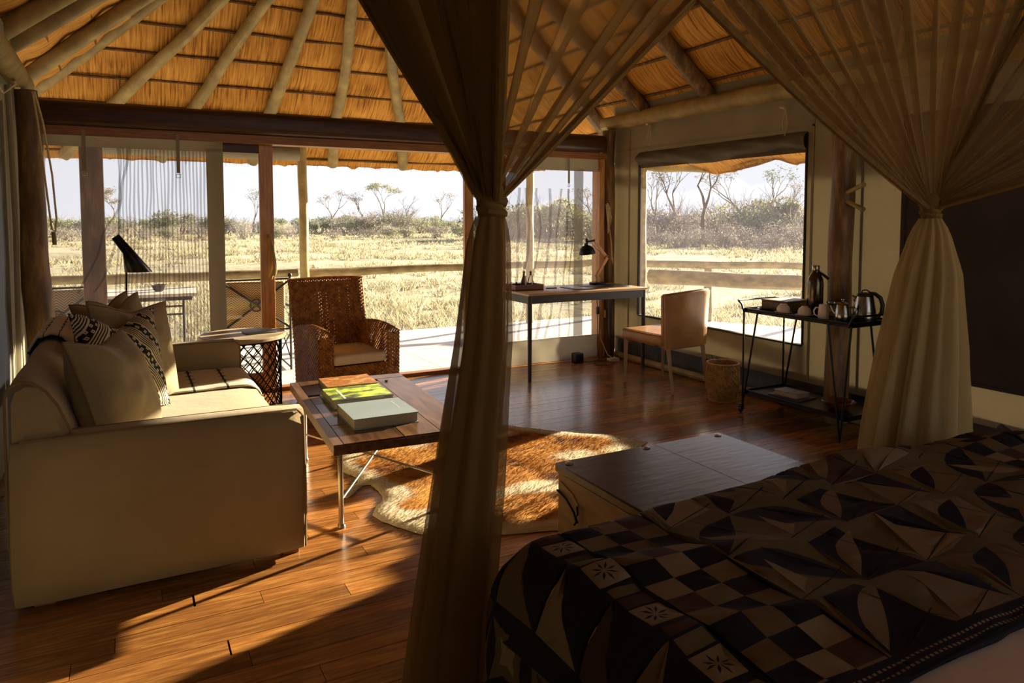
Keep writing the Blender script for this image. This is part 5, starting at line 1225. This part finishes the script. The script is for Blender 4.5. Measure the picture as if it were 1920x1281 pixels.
# ------------------------------------------------------------------ veranda furniture
HZ = -0.012
def herring():
    s = NT('herringbone_weave'); t = s.n('ShaderNodeTexCoord'); sp = s.n('ShaderNodeSeparateXYZ'); s.l(t, 'Object', sp, 0)
    x = s.math('MULTIPLY', sp.outputs[0], 18.0); z = s.math('MULTIPLY', sp.outputs[2], 45.0)
    tri = s.math('MULTIPLY', s.math('PINGPONG', x, 1.0), 2.2); v = s.math('FRACT', s.math('ADD', z, s.math('MULTIPLY', s.math('FLOOR', s.math('MULTIPLY', tri, 3)), 0.333)))
    f = s.math('GREATER_THAN', v, 0.40); s.base(s.ramp(f, [(0.3, hx('#5a4630')), (0.6, hx('#c2ae84'))], 'CONSTANT')); s.b.inputs['Roughness'].default_value = 0.8; s.bump(f, 0.4, 0.004)
    return s.m
m_her = herring()
def patio_chair(label, x, y, rz):
    t = thing('patio_chair', label, 'chair', (x, y, HZ), rz)
    W = 0.31
    for s_ in (-1, 1):
        p = obj('back_post', MB().rod((s_*W, 0, 0), (s_*W, 0, 0.91), 0.011), m_iron, t); obj('finial', MB().lathe([(0.006, 0), (0.018, 0.008), (0.021, 0.02), (0.015, 0.035), (0.0, 0.04)], (s_*W, 0, 0.90), 14), m_iron, p)
        obj('leg', MB().rod((s_*W, 0.52, 0), (s_*W, 0.52, 0.60), 0.011), m_iron, t)
        obj('arm', MB().rod((s_*W, 0, 0.62), (s_*W, 0.54, 0.60), 0.012), m_iron, t)
        obj('side_brace', MB().rod((s_*W, 0, 0.10), (s_*W, 0.52, 0.36), 0.007).rod((s_*W, 0.52, 0.10), (s_*W, 0, 0.36), 0.007).rod((s_*W, 0, 0.02), (s_*W, 0.52, 0.02), 0.008), m_iron, t)
    obj('cross_rail', MB().rod((-W, 0, 0.885), (W, 0, 0.885), 0.009), m_iron, t)
    obj('cross_rail', MB().rod((-W, 0, 0.40), (W, 0, 0.40), 0.009), m_iron, t)
    obj('cross_brace', MB().rod((-W, 0, 0.875), (W, 0, 0.41), 0.010), m_iron, t)
    obj('cross_brace', MB().rod((W, 0, 0.875), (-W, 0, 0.41), 0.010), m_iron, t)
    obj('ring', MB().tube([(0.055*math.cos(k*PI/10), -0.004, 0.642+0.055*math.sin(k*PI/10)) for k in range(20)], 0.009, 6, closed=True), m_iron, t)
    obj('woven_back', MB().rbox(-0.27, 0.27, 0.02, 0.075, 0.40, 0.865, 0.022, 3), m_her, t)
    obj('woven_seat', MB().rbox(-0.27, 0.27, 0.03, 0.53, 0.36, 0.43, 0.022, 3), m_her, t)
patio_chair('iron veranda chair with herringbone woven back, behind the round side table', 1.075, 7.13, 0)
patio_chair('iron veranda chair with herringbone woven back, seen through the screen behind the sofa', -0.52, 7.02, R(3))
pt = thing('patio_table', 'long low wooden veranda table on iron trestles seen through the screen', 'table', (0.13, 8.12, HZ), R(-4))
for k in range(5): obj('top_slat', B(-0.52, 0.50, -0.36+k*0.145, -0.36+k*0.145+0.138, 0.70, 0.73), m_deck, pt, smooth=False)
obj('frame', MB().box(-0.48, 0.46, -0.33, -0.31, 0.66, 0.70).box(-0.48, 0.46, 0.31, 0.33, 0.66, 0.70), m_iron, pt, smooth=False)
for x in (-0.42, 0.38):
    for y in (-0.30, 0.30): obj('leg', MB().rod((x, y, 0), (x, y*0.9, 0.68), 0.012), m_iron, pt)
for z in (0.52, 0.60): obj('stretcher', MB().rod((-0.42, -0.29, z), (0.38, -0.29, z), 0.010), m_iron, pt)
tag(obj('table_bowl', MB().lathe([(0.03, 0), (0.05, 0.02), (0.07, 0.07), (0.066, 0.07), (0.045, 0.02), (0, 0.012)], (0.28, 8.05, 0.718), 20), m_iron), 'small dark bowl in the middle of the veranda table', 'bowl')
# ------------------------------------------------------------------ savannah outside
GZ = -0.72
m_ground = NT('dry_ground'); v_ = m_ground.coords('Object', (1, 1, 1)); n1 = m_ground.noise(v_, 0.12, 6, 0.65); n2 = m_ground.noise(v_, 2.5, 5, 0.7)
m_ground.base(m_ground.ramp(m_ground.math('ADD', m_ground.math('MULTIPLY', n1, 0.6), m_ground.math('MULTIPLY', n2, 0.4)), [(0.38, hx('#827b67')), (0.5, hx('#a3997d')), (0.62, hx('#b9b094'))]))
m_ground.b.inputs['Roughness'].default_value = 0.95; m_ground.b.inputs['Specular IOR Level'].default_value = 0.1; m_ground.bump(n2, 0.6, 0.1); m_ground = m_ground.m
def gz(x, y): 
    d = max(0, math.hypot(x, y)-14); return GZ+min(1, d/20)*(0.10*N3(x*0.10, y*0.10)+0.05*N3(x*0.4, y*0.4, 3))
xs = np.concatenate([np.linspace(-200, -20, 24)[:-1], np.linspace(-20, 60, 90), np.linspace(60, 420, 40)[1:]]); ysg = np.concatenate([np.linspace(-120, 0, 12)[:-1], np.linspace(0, 60, 80), np.linspace(60, 420, 40)[1:]])
g = MB(); nx_ = len(xs)
g.add([(float(x), float(y), gz(x, y)) for y in ysg for x in xs], [(j*nx_+i, j*nx_+i+1, (j+1)*nx_+i+1, (j+1)*nx_+i) for j in range(len(ysg)-1) for i in range(nx_-1)])
grd = struct('ground', g, m_ground, ang=180)
# tufts of dry grass
m_grass = colattr('dry_grass', 0.8, 0.45)
GC = [np.array(hx(c)[:3]) for c in ('#bfb696', '#b1a683', '#9b9173', '#858069', '#cdc5a6')]
gr = MB(); gr.cols = []
def dirat(az, d): a = R(az); return d*math.sin(a), d*math.cos(a)
tufts = 0
rs = random.Random(5)
while tufts < 12000:
    az = rs.uniform(-12, 62); q = rs.random()
    d = 9.8+((q**1.6)*95)
    x, y = dirat(az, d)
    if y < 9.4 and x < 9.2: continue
    dens = 0.42+1.3*N3(x*0.13, y*0.22, 4)+0.6*N3(x*.5, y*.8, 2)
    if rs.random() > dens: continue
    tufts += 1
    h = rs.uniform(0.08, 0.30)*(1+0.3*(d > 40)); sp_ = 0.10+0.0045*d; nb_l = 11 if d < 26 else 8; c0 = GC[rs.randrange(5)]*rs.uniform(0.8, 1.15); z0 = gz(x, y)
    for k in range(nb_l):
        a = rs.uniform(0, 2*PI); r_ = rs.uniform(0, sp_); bx, by = x+r_*math.cos(a), y+r_*math.sin(a); w_ = 0.004+0.00065*d; hh = h*rs.uniform(.6, 1.1); ln = rs.uniform(0.2, 1.5)*hh
        na = rs.uniform(0, PI); k0 = len(gr.v)
        gr.v += [(bx-w_*math.cos(na), by-w_*math.sin(na), z0-0.01), (bx+w_*math.cos(na), by+w_*math.sin(na), z0-0.01), (bx+ln*math.cos(a), by+ln*math.sin(a), z0+hh)]
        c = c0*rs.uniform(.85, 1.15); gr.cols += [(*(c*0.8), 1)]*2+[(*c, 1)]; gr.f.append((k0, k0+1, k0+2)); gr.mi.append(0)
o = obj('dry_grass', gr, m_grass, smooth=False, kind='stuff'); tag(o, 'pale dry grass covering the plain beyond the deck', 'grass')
# bushes
m_leaf = colattr('bush_leaf', 0.8, 0.3); m_twig = M('twig_bark', '#8a817a', 0.9, c2='#a0968c', scale=4)
LP_HAZE = [('#8a8f70', '#a3a684', '#7c7e6c'), ('#989088', '#aca498', '#857e7a'), ('#999a82', '#b1af92', '#88887a'), ('#7d806a', '#8c9078', '#6c6f60')]  # leaf palettes with distance haze mixed into the colours
def bush_mesh(seed, pal, twiggy=0.5, flat=0.6, n_leaf=1500, ls=0.16):
    r_ = random.Random(seed); tw = MB(); lf = MB(); lf.cols = []
    blobs = [(r_.uniform(-.9, .9), r_.uniform(-.7, .7), r_.uniform(.35, .8), r_.uniform(.35, .65)) for _ in range(7)]
    for k in range(46):
        bx, by, bz, br = blobs[k % 7]; p0 = Vector((r_.uniform(-.25, .25)+bx*.4, r_.uniform(-.2, .2)+by*.4, 0))
        p2 = Vector((bx+r_.uniform(-br, br), by+r_.uniform(-br, br)*.8, bz*flat*1.6+r_.uniform(0, br)*.8)); p1 = p0.lerp(p2, .5)+Vector((r_.uniform(-.12, .12), r_.uniform(-.12, .12), .08))
        tw.tube([p0, p1, p2], [0.02, 0.012, 0.004], 4, cap=False)
        if r_.random() < twiggy:
            for q in range(3): e_ = p2+Vector((r_.uniform(-.3, .3), r_.uniform(-.3, .3), r_.uniform(-.05, .3))); tw.tube([p1.lerp(p2, r_.uniform(.3, 1)), e_], [0.006, 0.002], 3, cap=False)
    cs_ = [np.array(hx(c)[:3]) for c in pal]
    for k in range(n_leaf):
        bx, by, bz, br = blobs[r_.randrange(7)]
        a, b_ = r_.uniform(0, 2*PI), r_.uniform(-.5, 1); rr_ = br*(r_.random()**0.33); cc = math.sqrt(max(0, 1-b_*b_))
        p = Vector((bx+rr_*cc*math.cos(a), by+rr_*cc*math.sin(a)*.8, (bz+rr_*b_*.7)*flat*1.5)); p.z = max(p.z, .04)
        s_ = ls*r_.uniform(.4, 1); d1_ = Vector((r_.uniform(-1, 1), r_.uniform(-1, 1), r_.uniform(-.6, 1))).normalized()*s_; d2_ = d1_.orthogonal().normalized()*s_*.35
        k0 = len(lf.v); lf.v += [tuple(p-d2_*.5), tuple(p+d1_*.5+d2_*.3), tuple(p+d1_), tuple(p+d1_*.5-d2_*.9)]; lf.f.append((k0, k0+1, k0+2, k0+3)); lf.mi.append(0)
        c = cs_[r_.randrange(3)]*r_.uniform(.75, 1.2); lf.cols += [(*c, 1)]*4
    return mesh_of('branches', tw, m_twig, False), mesh_of('foliage', lf, m_leaf, False)
variants = [bush_mesh(1, LP_HAZE[0]), bush_mesh(2, LP_HAZE[1], .9, .6, 900, .12), bush_mesh(3, LP_HAZE[2]), bush_mesh(4, LP_HAZE[3]), bush_mesh(5, LP_HAZE[1], 1, .7, 700, .10)]
LBL = ['olive-green rounded bush in the thicket at the edge of the plain', 'grey leafless thorn bush in the thicket at the edge of the plain', 'pale yellow-green bush in the thicket at the edge of the plain', 'dark green dense bush in the thicket at the edge of the plain', 'tall grey twiggy bush in the thicket at the edge of the plain']
def bush(vi, az, d, s, sz=1.0, label=None, group=None):
    x, y = dirat(az, d); t = thing('bush', label or LBL[vi], 'bush', (x, y, gz(x, y)-0.03), rs.uniform(0, 6.28), group or ('thicket bushes %s' % ('olive', 'grey thorn', 'yellow-green', 'dark green', 'tall grey')[vi] if not label else None))
    t.scale = (s, s, s*sz)
    for nm, me in zip(('branches', 'foliage'), variants[vi]):
        o = bpy.data.objects.new(nm, me); COL.objects.link(o); o.parent = t
for az in np.arange(-8.5, 26, 0.95):
    a = az+rs.uniform(-.3, .3); vi = rs.choice((0, 0, 1, 2, 2, 3, 4)); bush(vi, a, rs.uniform(96, 122), rs.uniform(1.7, 2.9), rs.uniform(.9, 1.25))
for az in np.arange(-8, 30, 2.2): bush(rs.choice((1, 2, 4)), az+rs.uniform(-.8, .8), rs.uniform(78, 90), rs.uniform(1.0, 1.7))
for az in np.arange(26, 60, 1.0): bush(rs.choice((1, 4, 4, 1, 2, 0)), az+rs.uniform(-.3, .3), rs.uniform(66, 88), rs.uniform(2.2, 3.4), rs.uniform(1.0, 1.35))
for az in np.arange(38, 52, 1.6): bush(rs.choice((1, 4)), az, rs.uniform(52, 60), rs.uniform(1.2, 2.0), 1.0)
bush(4, 19.0, 12.2, 0.36, 1.0, 'small bare twiggy shrub in the grass just beyond the deck, right of the wicker chair')
bush(1, 16.2, 96, 3.0, 1.0, 'large grey-green bush beneath the flat-topped tree')
# trees
m_bark = M('tree_bark', '#6f6456', 0.9, c2='#85796a', scale=5)
def tree(label, az, d, H, seed, kind='bare', pal=LP_HAZE[0], name='tree'):
    x, y = dirat(az, d); r_ = random.Random(seed); t = thing(name, label, 'tree', (x, y, gz(x, y)-0.05)); tr = MB(); tips = []
    def br(p, dr, L, r0, dep):
        n_ = 4; pts_ = [p]; q = p.copy(); dd = dr.copy()
        for i in range(n_): dd = (dd+Vector((r_.uniform(-.22, .22), r_.uniform(-.22, .22), r_.uniform(-.05, .15)))).normalized(); q = q+dd*L/n_; pts_.append(q.copy())
        tr.tube(pts_, [r0*(1-.45*i/n_) for i in range(n_+1)], 6 if dep < 2 else 4, cap=False)
        if dep >= 4: tips.append(q); return
        for k in range(2 if dep == 0 else r_.choice((2, 3))):
            a = r_.uniform(0, 2*PI); sp_ = r_.uniform(.35, .75) if dep else 0.5; v = (dd+Vector((math.cos(a+k*PI), math.sin(a+k*PI), r_.uniform(-.1, .3)))*sp_).normalized(); br(q, v, L*r_.uniform(.6, .8), r0*.52, dep+1)
    br(Vector((0, 0, 0)), Vector((r_.uniform(-.1, .1), 0, 1)), H*.36, H*.028, 0)
    obj('trunk', tr, m_bark, t)
    if kind != 'bare':
        lf = MB(); lf.cols = []; cs_ = [np.array(hx(c)[:3]) for c in pal]
        for p in tips:
            for k in range(60 if kind == 'leafy' else 12):
                q = p+Vector((r_.gauss(0, H*.045), r_.gauss(0, H*.045), r_.gauss(0, H*.022))); s_ = H*.028*r_.uniform(.5, 1.2); d1_ = Vector((r_.uniform(-1, 1), r_.uniform(-1, 1), r_.uniform(-.5, .8))).normalized()*s_; d2_ = d1_.orthogonal().normalized()*s_*.4
                k0 = len(lf.v); lf.v += [tuple(q-d2_), tuple(q+d1_), tuple(q+d2_)]; lf.f.append((k0, k0+1, k0+2)); lf.mi.append(0); c = cs_[r_.randrange(3)]*r_.uniform(.75, 1.2); lf.cols += [(*c, 1)]*3
        obj('foliage', lf, m_leaf, t, smooth=False)
tree('flat-topped pale green tree above the thicket in the centre of the open doorway', 18.4, 118, 7.6, 4, 'leafy', LP_HAZE[2])
tree('slighter leafy tree just left of the flat-topped tree', 16.9, 118, 6.6, 9, 'sparse', LP_HAZE[1])
tree('gnarled bare tree right of the flat-topped tree', 20.0, 116, 6.2, 21, 'bare')
tree('thin bare sapling above the thicket near the wicker chair', 14.3, 118, 6.4, 22, 'sparse', LP_HAZE[1])
tree('thin bare tree above the thicket beside the left bed curtain', 22.4, 118, 6.6, 23, 'sparse', LP_HAZE[1])
tree('dark leafy tree seen through the narrow glass beside the wooden door stile', 8.4, 112, 6.6, 24, 'sparse', LP_HAZE[3])
tree('rounded tree in the haze seen through the left screen', -1.2, 100, 6.0, 25, 'leafy', LP_HAZE[1])
tree('rounded tree at the far left behind the left screen', -6.6, 104, 5.6, 26, 'leafy', LP_HAZE[1])
tree('tall forked bare tree in the middle of the right window', 43.1, 70, 9.6, 31, 'bare')
tree('leaning bare tree left in the right window', 41.2, 72, 8.4, 32, 'bare')
tree('bushy-crowned tree right of the forked tree in the right window', 46.2, 74, 7.6, 33, 'sparse', LP_HAZE[1])
tree('spreading tree with clumps of leaves at the right of the window', 47.6, 78, 7.2, 34, 'sparse', LP_HAZE[0])
tree('slim bare tree at the far left of the right window', 39.6, 72, 7.2, 35, 'sparse', LP_HAZE[1])
tree('low multi-stemmed tree at the right edge of the right window', 49.3, 66, 5.2, 36, 'sparse', LP_HAZE[1])
tree('small tree behind the right-hand screen by the desk lamp', 34.6, 80, 6.0, 37, 'sparse', LP_HAZE[1])
